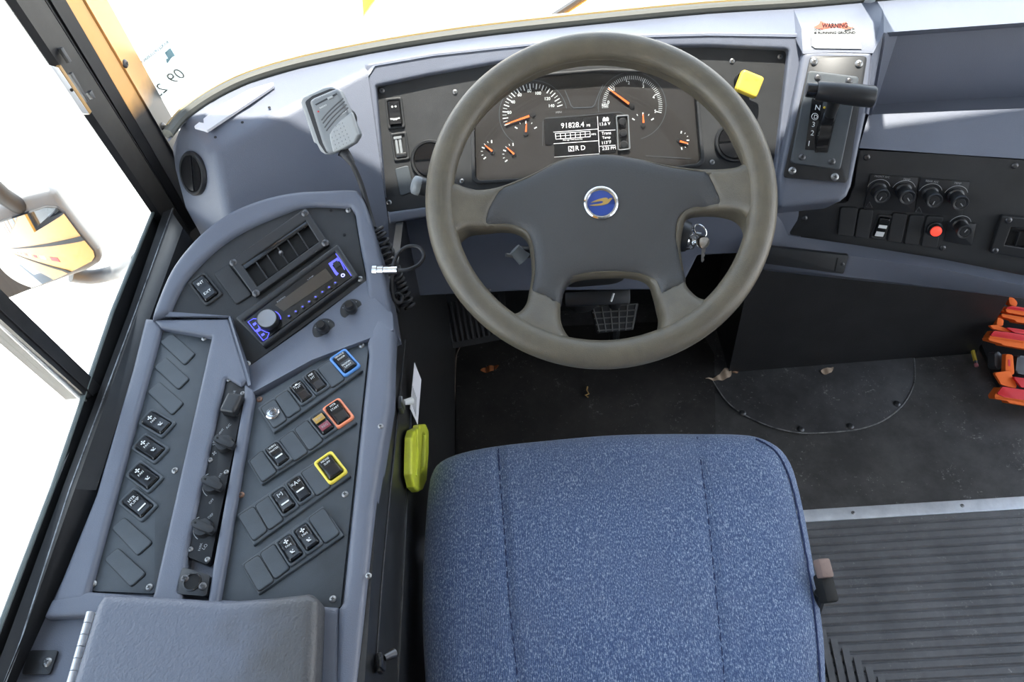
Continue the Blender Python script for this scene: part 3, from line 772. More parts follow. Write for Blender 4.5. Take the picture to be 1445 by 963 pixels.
for c, n0, n1, lb in [((57, 510), (56, 508), (18, 477), 'leftmost small gauge'), ((172, 525), (173, 524), (136, 490), 'second small gauge from the left')]:
    g, *_ = gauge('small_gauge', c, 62, 95, 220, 7, 3, 10, 16, .0011, lb); needle(n0, n1, g, .0028)
g, *_ = gauge('small_gauge', (1060, 450), 52, 78, -75, 7, 3, 8, 14, .0011, 'rightmost small gauge'); needle((1061, 455), (1104, 467), g, .0030)
# moulded contours of the cover over the dials
dl('dial_ring', [(445, 180), (462, 220), (478, 262), (492, 275), (590, 272), (605, 258), (625, 205), (650, 150)], .0016, clu, ringm, .0009)
dl('dial_ring', [(878, 532), (1000, 540), (1122, 548)], .0010, clu, ringm, .0009)
dl('dial_ring', [(325, 480), (328, 350), (345, 330), (550, 315), (740, 298), (768, 312)], .0010, clu, ringm, .0009)
sq = rnd(ccw(CF.poly([cx(332, 335), cx(722, 308), cx(722, 512), cx(388, 538), cx(388, 470), cx(338, 475)])), .003)
dsp = mk('display', prism(sq, 0, .0012, .0003), lcd, clu, CF.m, label='display screen showing the mileage')
D = .0016
def dt(s, a, b, h=None): txt('display_text', s, CF, cx(*a), cx(*b), glow, dsp, D, h)
dt('91828.4', (426, 385), (549, 377)); dt('MI', (563, 376), (580, 375))
dt('Average Fuel Economy', (434, 454), (540, 447)); dt('MPG', (588, 422), (612, 420))
dt('R', (503, 504), (522, 503)); dt('D', (533, 502), (555, 500))
dt('13.6 V', (634, 371), (690, 366)); dt('Trans', (643, 420), (693, 416)); dt('Temp', (647, 446), (690, 442)); dt('113°F', (646, 471), (694, 466)); dt('2:33 PM', (646, 502), (718, 497))
def dline(pts, w=.0008): 
    o = dl('display_line', pts, w, dsp, glow, D); return o
dline([(384, 406), (622, 389)]); dline([(384, 468), (622, 452)]); dline([(620, 322), (630, 515)]); dline([(626, 399), (716, 394)]); dline([(628, 482), (716, 476)]); dline([(388, 540), (630, 522)], .0005)
dline([(392, 414), (580, 401)]); dline([(396, 444), (582, 430)]); dline([(395, 428), (581, 415)], .0005)
for k in range(8):
    t = k/7; dline([(394+186*t, 414-13*t), (397+184*t, 444-14*t)], .0007)
bx = mk('gear_box', prism(CF.poly([cx(463, 482), cx(493, 480), cx(495, 508), cx(465, 510)]), D, D+.0003), glow, dsp, CF.m)
txt('display_text', 'N', CF, cx(468, 507), cx(490, 506), lcd, dsp, D+.0006, bold=.05)
bt = bmesh.new()
for r_ in ([(648, 332), (680, 330), (680, 346), (648, 348)], [(652, 326), (660, 326), (660, 331), (652, 331)], [(668, 325), (676, 325), (676, 330), (668, 330)]): add_prism(bt, CF.poly([cx(*p) for p in r_]), D, D+.0003)
mk('battery_icon', bt, glow, dsp, CF.m)
# three push buttons in a grey frame
bf = rnd(ccw(CF.poly([cx(718, 318), cx(786, 312), cx(796, 500), cx(728, 507)])), .003); bi = rnd(ccw(CF.poly([cx(724, 325), cx(780, 320), cx(789, 494), cx(733, 500)])), .002)
kb_ = mk('button_frame', dome(bf, roundh(.005, .001), .0016, 0, [bi]), greymic, clu, CF.m, label='grey frame round three push buttons')
for x, y in [(752, 352), (757, 412), (761, 474)]:
    mk('push_button', lathe([(.0064, 0), (.0064, .004), (.005, .0055), (0, .006)], 20), blk, kb_, CF.mat(*cx(x, y)))
glass = thin_glass('clear_cover', (.96, .96, .96), .05, .03)
mk('clear_cover', prism(rnd(ci_, .007), .0005, .0020), glass, clu, CL.m, label='clear cover over the gauges')

wornm = mat('worn_print', (.34, .25, .06), .6)
# ------------------------------------------------------------------ yellow parking brake knob
pk = empty('parking_brake_knob', 'square yellow push pull knob at the top right of the instrument panel', 'knob', PI.at(1050, 118))
mk('stem', lathe([(.012, 0), (.012, .022)], 20), blk, pk, PI.mat(1046, 114, 0, to=(1068, 124)), label='black stem')
km = PI.shifted(.022)
kq = rnd(ccw(km.poly([(1049, 96.5), (1080, 109), (1068, 139), (1038, 126)], .012)), .006)
mk('knob_head', dome(kq, roundh(.012, .004), .003, 0), yellow, pk, km.m, 50)
for (x, y), s in zip([(1052, 112), (1066, 112), (1057, 128)], ['PU', 'SH', 'P']):
    txt('worn_marking', s, km, (x, y+2), (x+6, y+1), wornm, pk, .0126, nat=.0034)

# ================================================================== gear selector
gs = empty('gear_selector', 'black T handle gear selector on a screwed plate right of the wheel', 'gear selector', SH.at(1155, 255))
plate('base_plate', SH, [(1144, 79), (1224, 79), (1196, 258), (1105, 250)], blk, gs, 0, .003, .0008, .006)
screws(SH, [(1148.5, 87), (1212, 90), (1118, 241), (1178, 250)], gs, .003, 'steel', 1.15)
bzq = rnd(ccw(SH.poly([(1141, 99), (1213, 108), (1186, 240), (1115, 230)], .006)), .006)
mk('selector_bezel', dome(bzq, roundh(.006, .002), .003, .002), cpan, gs, SH.m)
screws(SH, [(1154, 109.5), (1198, 114), (1132, 222), (1174, 228)], gs, .006, 'black', 1.0)
plate('slot_plate', SH, [(1146, 139), (1162, 141), (1149, 212), (1136, 211)], gblk, gs, .006, .0066, 0, .001)
for s, x, y in [('N', 1150, 155), ('3', 1145.5, 179), ('2', 1143.5, 191), ('1', 1140.5, 206)]:
    txt('gear_letter', s, SH, (x, y), (x+5.2, y+.6), white, gs, .0068, nat=.0078)
txt('gear_letter', 'D', SH, (1148.2, 167.3), (1152, 167.8), white, gs, .0068, nat=.0058)
mk('letter_ring', tube([SH.at(1150+4.6*math.cos(a), 164.6+4.6*math.sin(a), .0068) for a in [2*math.pi*k/20 for k in range(20)]], .0004, 6, True), white, gs)
plate('slot', SH, [(1160, 150), (1182, 154), (1168, 216), (1149, 214)], void, gs, .006, .0064, 0, .003)
# curved gate the lever runs in
arcp = []
for k in range(13):
    t = k/12; x = 1171-12.5*t; y = 158+56*t; arcp.append(SH.at(x, y, .008+.014*math.sin(math.pi*min(1, t*1.05+.05))))
bm = bmesh.new(); rows = []
for p in arcp:
    rows.append([p - SH.x*.0095 - SH.n*.008, p - SH.x*.0085, p + SH.x*.0085, p + SH.x*.0095 - SH.n*.008])
bm = quads(rows); mk('lever_gate', thick(bm, .002), gblk, gs, None, 50)
ha, hb = SH.at(1152, 128, .055), SH.at(1234, 137, .055)
hx = (hb-ha).normalized(); hn = (SH.n - hx*SH.n.dot(hx)).normalized(); hm = Matrix.Translation(ha) @ Matrix((hn.cross(hx), hn, hx)).transposed().to_4x4() if False else Matrix.Translation(ha) @ hx.to_track_quat('Z', 'Y').to_matrix().to_4x4()
L = (hb-ha).length
mk('handle', lathe([(0, -.0005), (.0125, 0), (.0140, .002), (.0150, L*.3), (.0160, L*.7), (.0158, L-.003), (.0145, L-.0005), (0, L)], 32), blk, gs, hm, 50)
mk('release_button', lathe([(.0110, .0), (.0110, -.012), (.0100, -.0145), (0, -.0148)], 24), gblk, gs, hm, 50)
st0 = ha.lerp(hb, .36); st1 = SH.at(1172, 160, .016)
mk('lever_stem', tube([st0, st0.lerp(st1, .5), st1, SH.at(1170, 168, .004)], [.0125, .0095, .0085, .0085], 16), blk, gs)
mk('indicator_dot', lathe([(.002, 0), (.0015, .001), (0, .0014)], 12), yellow, gs, SH.mat(1163.5, 152, .022))
wl = empty('warning_label', 'white and red warning label above the gear selector', 'sticker', pd(1180, 60, 1.21))
WL_n = (top[1][1]-top[2][0]).cross(top[1][0]-top[2][1]).normalized()
WL_n = (top[2][2]-top[2][0]).cross(top[1][1]-top[2][0]).normalized(); WL_n = WL_n if WL_n.z > 0 else -WL_n
WL = Pl(top[2][1].lerp(top[1][1], .5) + WL_n*.0012, WL_n)
def sw(x, y): return 1130+x*.0779, 15+y*.0779
plate('label_sheet', WL, [sw(*p) for p in [(235, 300), (360, 200), (820, 205), (990, 285), (1025, 300), (1105, 690), (270, 680), (200, 635), (188, 450)]], mat('label_white', (.42, .43, .43), .6), wl, -.0004, .0006, 0)
plate('red_banner', WL, [sw(*p) for p in [(232, 300), (330, 240), (358, 185), (450, 225), (580, 250), (700, 240), (828, 198), (850, 265), (905, 300), (990, 285), (900, 325), (800, 340), (640, 300), (400, 345), (300, 325)]], redb := mat('label_red', (.72, .09, .05), .5), wl, .0006, .0009, 0, label='red banner')
txt('label_text', 'WARNING', WL, sw(380, 318), sw(850, 312), MT['dark_recess'], wl, .0011, .0080, bold=.05)
txt('label_text', 'DO NOT', WL, sw(240, 358), sw(400, 365), MT['dark_recess'], wl, .0011, .0035, bold=.04); txt('label_text', 'ENGINE ON', WL, sw(800, 385), sw(975, 345), MT['dark_recess'], wl, .0011, .0035, bold=.04)
txt('label_text', 'IS RUNNING GROUND', WL, sw(240, 425), sw(990, 420), MT['dark_recess'], wl, .0011, .0042, bold=.04)

# ================================================================== heater and switch panel on the right
hp = empty('heater_controls', 'black heater control panel with knobs, blank covers and a lit red button', 'control panel', HE.at(1320, 350))
plate('panel_plate', HE, [(1213, 212), (1330, 218), (1470, 228), (1850, 252), (1850, 450), (1470, 392), (1330, 366), (1215, 346), (1114, 331), (1121, 292), (1196, 286), (1206, 262)], pblk, hp, -.004, .002, .0008, .004)
screws(HE, [(1223, 222), (1432, 234), (1330, 350), (1135, 308)], hp, .002, 'black', 1.0)
for a in ([(1229, 246), (1296, 251), (1290, 300), (1219, 295)], [(1299, 251), (1369, 257), (1358, 306), (1291, 300)]):
    plate('control_plate', HE, a, blk, hp, .002, .0045, .0006, .001)
def knob(pl, bx_, by_, parent, r=.0125, h=.028, off=.0045, name='heater_knob', label=None, mark=-.5):
    M_ = pl.mat(bx_, by_, off)
    o = mk(name, lathe([(r*1.05, 0), (r*1.05, .002), (r*.85, .004), (r*.85, h*.55), (r*.98, h*.72), (r, h*.95), (r*.92, h), (r*.72, h*.99), (r*.62, h*.95), (r*.60, h*.97), (r*.55, h*.99), (0, h*.99)], 28), blk, parent, M_, 40, label=label)
    mk('knob_pointer', box(.0014, r*.5, .0006), dimwhite, o, M_ @ Matrix.Rotation(mark, 4, 'Z') @ Matrix.Translation((0, -r*.25, h*.99)))
    mk('skirt_ring', tube([M_ @ Vector((r*1.45*math.cos(a), r*1.45*math.sin(a), .0004)) for a in [math.radians(20+140*k/16) for k in range(17)]], .0005, 6), dimwhite, o)
    return o
for (x, y), mk_ in zip([(1239, 268), (1274.5, 269.5), (1312, 274), (1348, 277)], (-.4, .6, -.3, .7)): knob(HE, x, y, hp, mark=mk_)
for s, a, b in [('FRONT A/C', (1234, 250), (1255, 251.5)), ('TEMP', (1274, 254), (1284, 255)), ('REAR A/C', (1306, 256.5), (1324, 258.5)), ('TEMP', (1346, 259.5), (1356, 260.5))]:
    txt('legend', s, HE, a, b, dimwhite, hp, .0047)
for x, y in [(1226, 289), (1296, 296)]:
    mk('warning_triangle_mark', tube([HE.at(x-4, y+3, .0047), HE.at(x+5, y+4, .0047), HE.at(x+1, y-4, .0047)], .0004, 6, True), dimwhite, hp)
for q in ([(1186, 293), (1211, 294), (1204, 335), (1182, 332)], [(1213, 295), (1233, 297), (1226, 338), (1206, 335)], [(1260, 301), (1281, 303), (1272, 344), (1252, 341)], [(1284, 304), (1305, 305), (1296, 347), (1276, 345)], [(1308, 305), (1332, 307), (1322, 351), (1300, 348)]):
    blank(HE, q, hp, .0042, pblk, .002)
sw_ = rocker(HE, (1243, 320), (1256, 321.5), hp, (.024, .046), frame=pblk, press=1, off=.002, label='rocker switch with two white labels')
M_ = HE.mat(1243, 320, .002, to=(1256, 321.5))
for yy, hh in ((.004, .006), (-.0105, .009)):
    mk('white_label', box(.0135, hh, .0006), white, sw_, M_ @ Matrix.Translation((0, yy, .0078+yy*.12)) @ Matrix.Rotation(.12, 4, 'X'))
rb = mk('red_button', lathe([(.0125, 0), (.0125, .005), (.0105, .006), (.0105, .012), (.0085, .012)], 28), blk, hp, HE.mat(1318, 322, .004), label='illuminated red push button')
mk('red_lens', lathe([(.0088, .011), (.0082, .0140), (.005, .0155), (0, .016)], 24), redlit, rb, HE.mat(1318, 322, .004), 50, label='glowing red lens')
plate('control_plate', HE, [(1339, 312), (1378, 316), (1372, 347), (1333, 341)], blk, hp, .002, .0045, .0006, .002)
knob(HE, 1354, 318, hp, .0118, .026, mark=2.6)
# rectangular air vent
def rect_vent(pl, outer, inner, scr, parent_name, label, n=5, off=.002, parent=None, knob_=True):
    o = parent
    fo_ = rnd(ccw(pl.poly(outer, off+.008)), .003); fi_ = ccw(pl.poly(inner, off+.008))
    fr_ = mk(parent_name, dome(fo_, roundh(off+.008, .0018), .0018, off, [fi_]), blk, o, pl.m, 40, label=label)
    mk('vent_well', prism(ccw(pl.poly(inner, off)), off-.0002, off+.0006), void, fr_, pl.m)
    a, b, c, d = [pl.uv(x, y, off+.008) for x, y in inner]      # tl tr br bl
    for k in range(1, n):
        t = k/n; P, Q = a.lerp(b, t), d.lerp(c, t); e = (Q-P).normalized(); nn = Vector((-e.y, e.x))*.0009
        bm = bmesh.new(); add_prism(bm, [P+nn, P-nn, Q-nn, Q+nn], off, off+.006); mk('vane', bm, blk, fr_, pl.m)
    P, Q = a.lerp(d, .10), b.lerp(c, .10); e = (Q-P).normalized(); nn = Vector((-e.y, e.x))*.0035
    bm = bmesh.new(); add_prism(bm, [P+nn, P-nn, Q-nn, Q+nn], off+.003, off+.0072, .001); mk('louvre', bm, gblk, fr_, pl.m)
    if knob_:
        m_ = a.lerp(b, .5).lerp(d.lerp(c, .5), .45)
        mk('vent_knob', lathe([(.003, 0), (.0035, .006), (.002, .0085), (0, .009)], 14), steel, fr_, pl.m @ Matrix.Translation((m_.x, m_.y, off)))
    for i, (x, y) in enumerate(scr): mk('screw', SCREW['black'], None, fr_, pl.mat(x, y, off+.0075, ang=i) @ Matrix.Scale(1.05, 4))
    return fr_
rect_vent(HE, [(1414, 305), (1490, 312), (1480, 372), (1397, 357)], [(1427, 321), (1490, 327), (1482, 356), (1418, 346)], [(1423, 311), (1404, 354)], 'air_vent', 'rectangular air vent at the right end', 4, parent=hp, knob_=False)
# ================================================================== side console
con = empty('side_console', 'blue grey moulded side console under the driver window', 'console', CO.w(.12, 0) - Vector((0, 0, .35)))
CB = CO.shifted(-.010)
base_px = [(205, 445), (240, 440), (330, 452), (352, 548), (440, 505), (520, 470), (553, 470), (551, 560), (528, 700), (502, 963), (488, 1120), (-60, 1180), (18, 960), (60, 862), (100, 792), (134, 698), (186, 520)]
mk('console_body', dome(rnd(CB.poly(base_px), .004), roundh(0, .006), .012, -.032), shell, con, CB.m, 60)
def ridge(pts, r=.006, z=.004, base=-.02, pl=CO, rc=.003, step=.005, name='console_ridge'):
    q = ccw(pl.poly(pts, z)); q = rnd(q, rc) if rc else q
    return mk(name, dome(q, roundh(z, r), step, base), shell, con, pl.m, 60)
# left border
ridge([(204, 448), (222, 450), (227, 462), (204, 545), (125, 832), (121, 846), (72, 851), (134, 698), (186, 520)])
ridge([(120, 834), (214, 841), (213, 862), (60, 872), (72, 846)], .005, .0035)
# beam between the left switch panel and the heater strip
ridge([(215, 450), (322, 449), (348, 536), (340, 545), (318, 532), (262, 786), (256, 860), (209, 856), (216, 836), (298, 474), (226, 462)], .005, .006)
# beam right of the heater strip
ridge([(344, 540), (356, 549), (358, 560), (309, 842), (306, 864), (290, 862), (299, 800), (343, 562)], .005, .005, rc=.002)
# right border
ridge([(517, 482), (532, 440), (556, 462), (551, 560), (528, 700), (502, 963), (492, 1080), (470, 1080), (476, 858), (482, 850), (519, 500)], .009, .005)
ridge([(300, 845), (478, 857), (478, 1080), (280, 1080)], .004, -.001)
# arch round the radio panel, tilted up
RAF = RA
arch = [(212, 450), (220, 425), (240, 380), (266, 345), (292, 320), (320, 300), (350, 286), (385, 275), (420, 269), (460, 267), (495, 266), (508, 272), (520, 300), (535, 352), (548, 410), (557, 466), (520, 484), (516, 397), (508, 350), (500, 300), (494, 291), (432, 290), (396, 301), (362, 315), (335, 329), (311, 345), (287, 366), (266, 389), (250, 414), (238, 441)]
q = RA.poly(arch[:12], .008)
aw = spl(RA.poly(arch[:16], .008), 4, False) + spl(RA.poly(arch[16:20], .008), 4, False) + spl(RA.poly(arch[20:], .008), 4, False)
mk('console_arch', dome(aw, roundh(.008, .008), .0035, -.05), shell, con, RA.m, 60)
# the radio panel's lower wall: a strip with two dimmer knobs, then the step down to the switch panels
cp_ = lambda x, y, o=.002: CO.at(x, y, o)
lo_ = [RA.at(345, 522, .001), RA.at(430, 462, .001), RA.at(517, 396, .001), RA.at(552, 440, .006)]
hi_ = [cp_(353, 556), cp_(440, 508), cp_(520, 478), cp_(555, 466, .004)]
mid_ = [RA.at(350, 531, .0), RA.at(438, 474, .004), RA.at(522, 408, .004), RA.at(554, 444, .006)]
bm = quads([[p - RA.n*.02 for p in lo_], lo_, mid_, hi_, [h - Vector((0, 0, .03)) for h in hi_]]); bevel_all(bm, .006, 3, 12)
mk('knob_ledge', bm, shell, con, None, 60)
bm = faces([cp_(322, 449, .004), RA.at(325, 451, .0), RA.at(347, 518, .0), cp_(350, 545, .004), RA.at(236, 441, .0), cp_(230, 448, .004)], [(0, 1, 2, 3), (5, 4, 1, 0)])
mk('recess_wall', thick(bm, .004), shell, con, None, 60)
# black side wall with its door, down to the floor
sp = [SIDE.uv(*p) for p in [(553, 470), (551, 560), (528, 700), (502, 963), (488, 1120)]]
zt = CO.o.z-.012
def sw3(y, z): return Vector((y-SIDE.o.y, z-SIDE.o.z))
side_ob = mk('side_panel', prism([sw3(-.35, 0), sw3(1.25, 0), sw3(1.25, .60), sw3(.80, .655), sw3(.6, .668), sw3(-.35, .640)], -.012, .0), paintblk, con, SIDE.m, label='black painted side wall of the console')
d_o = [SIDE.uv(*p) for p in [(566, 470), (545, 700), (531, 945)]]
mk('door_seam', tube([SIDE.at(x, y, .001) for x, y in [(572, 480), (560, 600), (548, 720), (538, 830), (530, 950)]], .0013, 8), rubber, side_ob)
mk('side_door', prism([sw3(.05, .02), sw3(.72, .02), sw3(.72, .5), sw3(.05, .5)], 0, .003, .001), paintblk, side_ob, SIDE.m)
for x, y, c in [(563, 572, steel), (533, 937, paintblk)]:
    M_ = SIDE.mat(x, y, .003, ang=.12)
    L_ = mk('door_latch', box(.020, .018, .006, .0015), c, side_ob, M_, label='metal door latch')
    mk('latch_tongue', box(.010, .024, .003, .001), c, L_, M_ @ Matrix.Translation((-.003, .010, .006)))
    mk('latch_knob', tube([M_ @ Vector((.006, -.004, .006)), M_ @ Vector((.012, -.012, .016))], [.004, .0055], 12), white if y < 700 else dscrew, L_)
for x, y in [(537, 602), (520, 813)]: mk('edge_bolt', SCREW['steel'], None, con, CO.mat(x, y, .004) @ Matrix.Scale(.7, 4))
plate('corner_bracket', CO, [(42, 918), (82, 918), (70, 952), (30, 952)], blk, con, -.008, -.0055, .0005, .003); screws(CO, [(67, 935)], con, -.0055, 'steel', 1.0)

# ------------------------------------------------------------------ left switch panel
lp = empty('switch_panel', 'narrow black switch panel nearest the window with four fan and pump rockers', 'switch panel', CO.at(210, 640, -.012))
plate('panel_plate', CO, [(221, 459), (301, 472), (219, 838), (120, 834)], cpan, lp, -.012, -.004, .0006, .003)
screws(CO, [(224.5, 466), (288.5, 478), (178, 640), (247, 664.5), (131.5, 824.5), (211, 829.5)], lp, -.004, 'steel', .82)
def c3(x, y): return 120+x/4.814, 440+y/4.814      # close-up frames -> photograph
def c4(x, y): return 120+x/4.376, 640+y/4.376
for f, qd in [(c3, [(590, 145), (748, 285), (675, 362), (505, 205)]), (c3, [(548, 308), (708, 455), (632, 528), (465, 375)]), (c3, [(502, 472), (668, 620), (590, 702), (420, 545)]),
              (c4, [(240, 395), (415, 550), (322, 632), (162, 462)]), (c4, [(200, 583), (375, 742), (282, 825), (115, 655)])]:
    blank(CO, [f(*p) for p in qd], lp, .0022, cpan, -.004)
for c, t in [((222.5, 598.5), (236, 584)), ((213, 634), (226.5, 620)), ((205, 674), (219, 660)), ((196, 713), (210, 699))]:
    last = c[1] > 700
    r_ = rocker(CO, c, t, lp, (.0265, .046), off=-.004, press=.5, legends=[('HTR', .20, .0035), ('PUMP', .09, .0035)] if last else [('FAN', .10, .003)], bar=-.20 if last else None,
                label='heater pump rocker switch' if last else None)
    if not last:
        M_ = CO.mat(*c, -.004, to=t); fan_symbol(CO, M_ @ Matrix.Translation((0, .0095, .0078)), r_, .0036); speed_symbol(M_ @ Matrix.Translation((0, -.0085, .0066)), r_)

# ------------------------------------------------------------------ heater control strip
hs = empty('heater_control_strip', 'long black strip with four pointed heater control knobs', 'control panel', CO.at(303, 670, -.008))
plate('strip_plate', CO, [(318, 530), (346, 547), (345, 560), (297, 792), (292, 797), (262, 785), (260, 778)], stripblk, hs, -.008, .0015, .0006, .003)
def c6(x, y): return 240+x*.3429, 520+y*.3427
screws(CO, [c6(241, 47), c6(299, 104), c6(166, 378), c6(232, 428), c6(84, 746), c6(154, 788)], hs, .0015, 'steel', .62)
def pointer(c, d, parent, flat=False):
    M_ = CO.mat(*c, .0015, to=d)
    o = mk('control_knob', lathe([(.0112, 0), (.0112, .004), (.0100, .0065), (0, .007)], 28), blk, parent, M_, 40)
    q = [(-.010, -.0048), (.004, -.0052), (.0195, -.0042), (.0205, 0), (.0195, .0042), (.004, .0052), (-.010, .0048), (-.0125, 0)]
    bm = bmesh.new(); add_prism(bm, rnd([(a*.86, b*.95) for a, b in q], .002), .004, .0145, .0015)
    for v in bm.verts:
        if v.co.z > .010: v.co.z -= max(0, v.co.x)*.18
    mk('knob_grip', bm, blk, o, M_, 40)
    mk('pointer_dot', lathe([(.0014, .0142), (.0014, .0148), (0, .0148)], 10), void, o, M_ @ Matrix.Translation((-.006, 0, 0)))
    return o
pointer((318, 628), (332, 634), hs); pointer((301, 686), (318, 694), hs); pointer((288, 747), (305, 754), hs)
bx3 = mk('selector_knob', dome(rr(.021, .028, .004), roundh(.012, .004), .002, 0), blk, hs, CO.mat(330, 574, .0015, to=(342, 576)), 50, label='square selector knob at the head of the strip')
def cop(x, y, o=.0019): return CO.at(x, y, o)
for c in [(297, 686), (284, 747)]:
    mk('dial_arc', tube([cop(c[0]-1+13.5*math.cos(a)*.8, c[1]-1+16*math.sin(a)) for a in [math.radians(110+150*k/16) for k in range(17)]], .00055, 6), dimwhite, hs)
for s, a, b in [('MAX', c6(258, 118), c6(272, 92)), ('A/C', c6(235, 250), c6(252, 232)), ('FAN', c6(188, 312), c6(180, 288)), ('VENT', c6(204, 275), c6(222, 250)), ('HTR', c6(205, 455), c6(216, 432)), ('OFF', c6(165, 560), c6(182, 540)), ('DEF', c6(160, 620), c6(180, 602)), ('PARK', c6(124, 752), c6(134, 720)), ('LO', c6(140, 748), c6(156, 728))]:
    txt('legend', s, CO, a, b, dimwhite, hs, .0019)
M_ = CO.mat(*c6(182, 350), .0017); fan_symbol(CO, M_, hs, .003, dimwhite)
# ------------------------------------------------------------------ socket
so = empty('power_socket', 'small black power socket plate at the lower end of the heater strip', 'socket', CO.at(271, 822, -.008))
plate('socket_plate', CO, [(257, 800), (296, 812), (291, 842), (247, 838)], blk, so, -.008, .006, .0008, .003)
mk('socket_ring', lathe([(.0085, 0), (.0105, 0), (.0105, .0015), (.0088, .002), (.0085, 0)], 26), gblk, so, CO.mat(271.5, 822, .006))
mk('socket_hole', lathe([(.0087, .0002), (.0087, .0006), (0, .0006)], 24), void, so, CO.mat(271.5, 822, .006))
screws(CO, [(261, 817), (286, 828)], so, .006, 'black', .9)

# ------------------------------------------------------------------ right switch panel
rp = empty('switch_panel', 'wide black switch panel with four slanted rows of rocker switches', 'switch panel', CO.at(420, 660, -.012))
plate('panel_plate', CO, [(352, 556), (368, 560), (402, 540), (484, 488), (521, 481), (480, 858), (304, 850)], cpan, rp, -.014, -.004, .0006, .002)
screws(CO, [(510.5, 488), (487, 698), (470, 846)], rp, -.004, 'steel', .8)
screws(CO, [(366.5, 564), (340.5, 699)], rp, -.004, 'rust', .8)
ZP = -.004
def ca(x, y): return 320+x/4.814, 480+y/4.814
def cb_(x, y): return 320+x/4.014, 620+y/4.014
def row(f, quad):
    q = rnd(ccw(CO.poly([f(*p) for p in quad], ZP+.0042)), .0015)
    return mk('row_bezel', dome(q, roundh(ZP+.0042, .0016), .0035, ZP), cpan, rp, CO.m, 40)
row(ca, [(205, 462), (790, 68), (925, 205), (318, 632)])
row(ca, [(138, 822), (755, 388), (885, 560), (235, 985)])
row(cb_, [(55, 428), (590, 62), (702, 208), (150, 605)])
row(cb_, [(80, 710), (545, 378), (665, 545), (178, 882)])
ZB = ZP+.0042
def bl(f, *quads_):
    for qd in quads_: blank(CO, [f(*p) for p in qd], rp, .0016, cpan, ZB)
bl(ca, [(322, 400), (228, 462), (318, 600), (408, 540)], [(412, 338), (326, 395), (412, 530), (505, 468)], [(700, 135), (615, 195), (712, 325), (802, 265)])
bl(ca, [(240, 748), (152, 822), (240, 965), (340, 895)], [(445, 612), (355, 680), (455, 825), (552, 760)], [(545, 540), (458, 605), (560, 752), (655, 680)])
bl(cb_, [(150, 380), (62, 435), (150, 578), (230, 515)], [(240, 320), (158, 375), (238, 515), (322, 455)], [(505, 135), (418, 190), (505, 322), (590, 265)])
bl(cb_, [(178, 655), (92, 712), (178, 865), (268, 802)], [(268, 592), (186, 648), (272, 795), (358, 730)], [(548, 388), (460, 450), (555, 592), (640, 532)])
def rk(f, c, right, **k):
    return rocker(CO, f(*c), f(*right), rp, k.pop('size', (.0225, .0385)), off=ZB, **k)
rk(ca, (805, 158), (868, 115), frame=bluefr, size=(.0265, .0395), press=-.3, legends=[('SERVICE', .30, .0026), ('DOOR', .18, .0026), ('DOOR', -.12, .0030), ('UNIT', -.25, .0030)], label='rocker switch in a bright blue surround')
r_ = rk(ca, (510, 360), (562, 325), press=.8, label='dome light rocker switch')
M_ = CO.mat(*ca(510, 360), ZB, to=ca(562, 325))
bm = bmesh.new(); add_prism(bm, [Vector((.0022*math.cos(a), .0022*math.sin(a)-.0005)) for a in [math.pi*k/10 for k in range(11)]], 0, .0002)
for k in range(7):
    a = math.pi*(k+.0)/6; d = Vector((math.cos(a), -math.sin(a))); t = Vector((-d.y, d.x))*.0003; p0, p1 = d*.0028, d*.0052
    add_prism(bm, [p0+t, p1+t, p1-t, p0-t], 0, .0002)
mk('light_symbol', bm, white, r_, M_ @ Matrix.Translation((0, .0085, .0090)) @ Matrix.Rotation(.14, 4, 'X'))
rk(ca, (608, 290), (660, 255), press=.8, legends=[('MIR', .26, .0028), ('HT', .14, .0032)])
b_ = CO.mat(*ca(313, 500), ZB+.0016)
pb = mk('push_button', lathe([(.0088, 0), (.0088, .0018), (.0075, .0030), (.0060, .0030), (.0057, .0024), (0, .0026)], 30), chrome, rp, b_, 40, label='round bright metal push button')
mk('button_ring', tube([b_ @ Vector((.0030*math.cos(a), .0030*math.sin(a), .0028)) for a in [2*math.pi*k/20 for k in range(20)]], .0004, 6, True), dscrew, pb)
rk(ca, (760, 502), (820, 462), frame=orfr, size=(.0265, .0395), press=.8, legends=[('MTR', .28, .0028), ('START', .16, .0028)], label='rocker switch in a bright orange surround')
i_ = rk(ca, (655, 575), (705, 540), press=0, label='indicator lamp block with amber and red lenses')
M_ = CO.mat(*ca(655, 575), ZB, to=ca(705, 540))
for yy, m_, s in ((.0068, amber, 'INH'), (-.0072, maroon, 'REG')):
    mk('lens', box(.0135, .0095, .0012, .0004), m_, i_, M_ @ Matrix.Translation((0, yy, .0056)))
    bm, tw, th = text_bm(s); k = .008/tw
    for v in bm.verts: v.co = Vector(((v.co.x-tw/2)*k, (v.co.y-th/2)*k, 0))
    mk('legend', tomesh(bm, 'legend', 35, [dimwhite]), None, i_, M_ @ Matrix.Translation((0, yy, .0071)))
rk(ca, (350, 785), (402, 748), press=.5, legends=[('WRN', .28, .0028), ('MASTER', .17, .0028)], bar=-.12)
rk(cb_, (590, 165), (642, 128), frame=yelfr, size=(.0265, .0395), press=-.6, legends=[('NOISE', .28, .0028), ('SUPP', .16, .0028)], label='rocker switch in a bright yellow surround')
r_ = rk(cb_, (416, 288), (468, 252), press=.6, legends=[('=A=', .20, .005)], bar=-.08, label='rocker switch with a lamp symbol')
r_ = rk(cb_, (326, 352), (378, 316), press=-.6, legends=[('[=]', .20, .005)], bar=-.16, label='rocker switch with a mirror symbol')
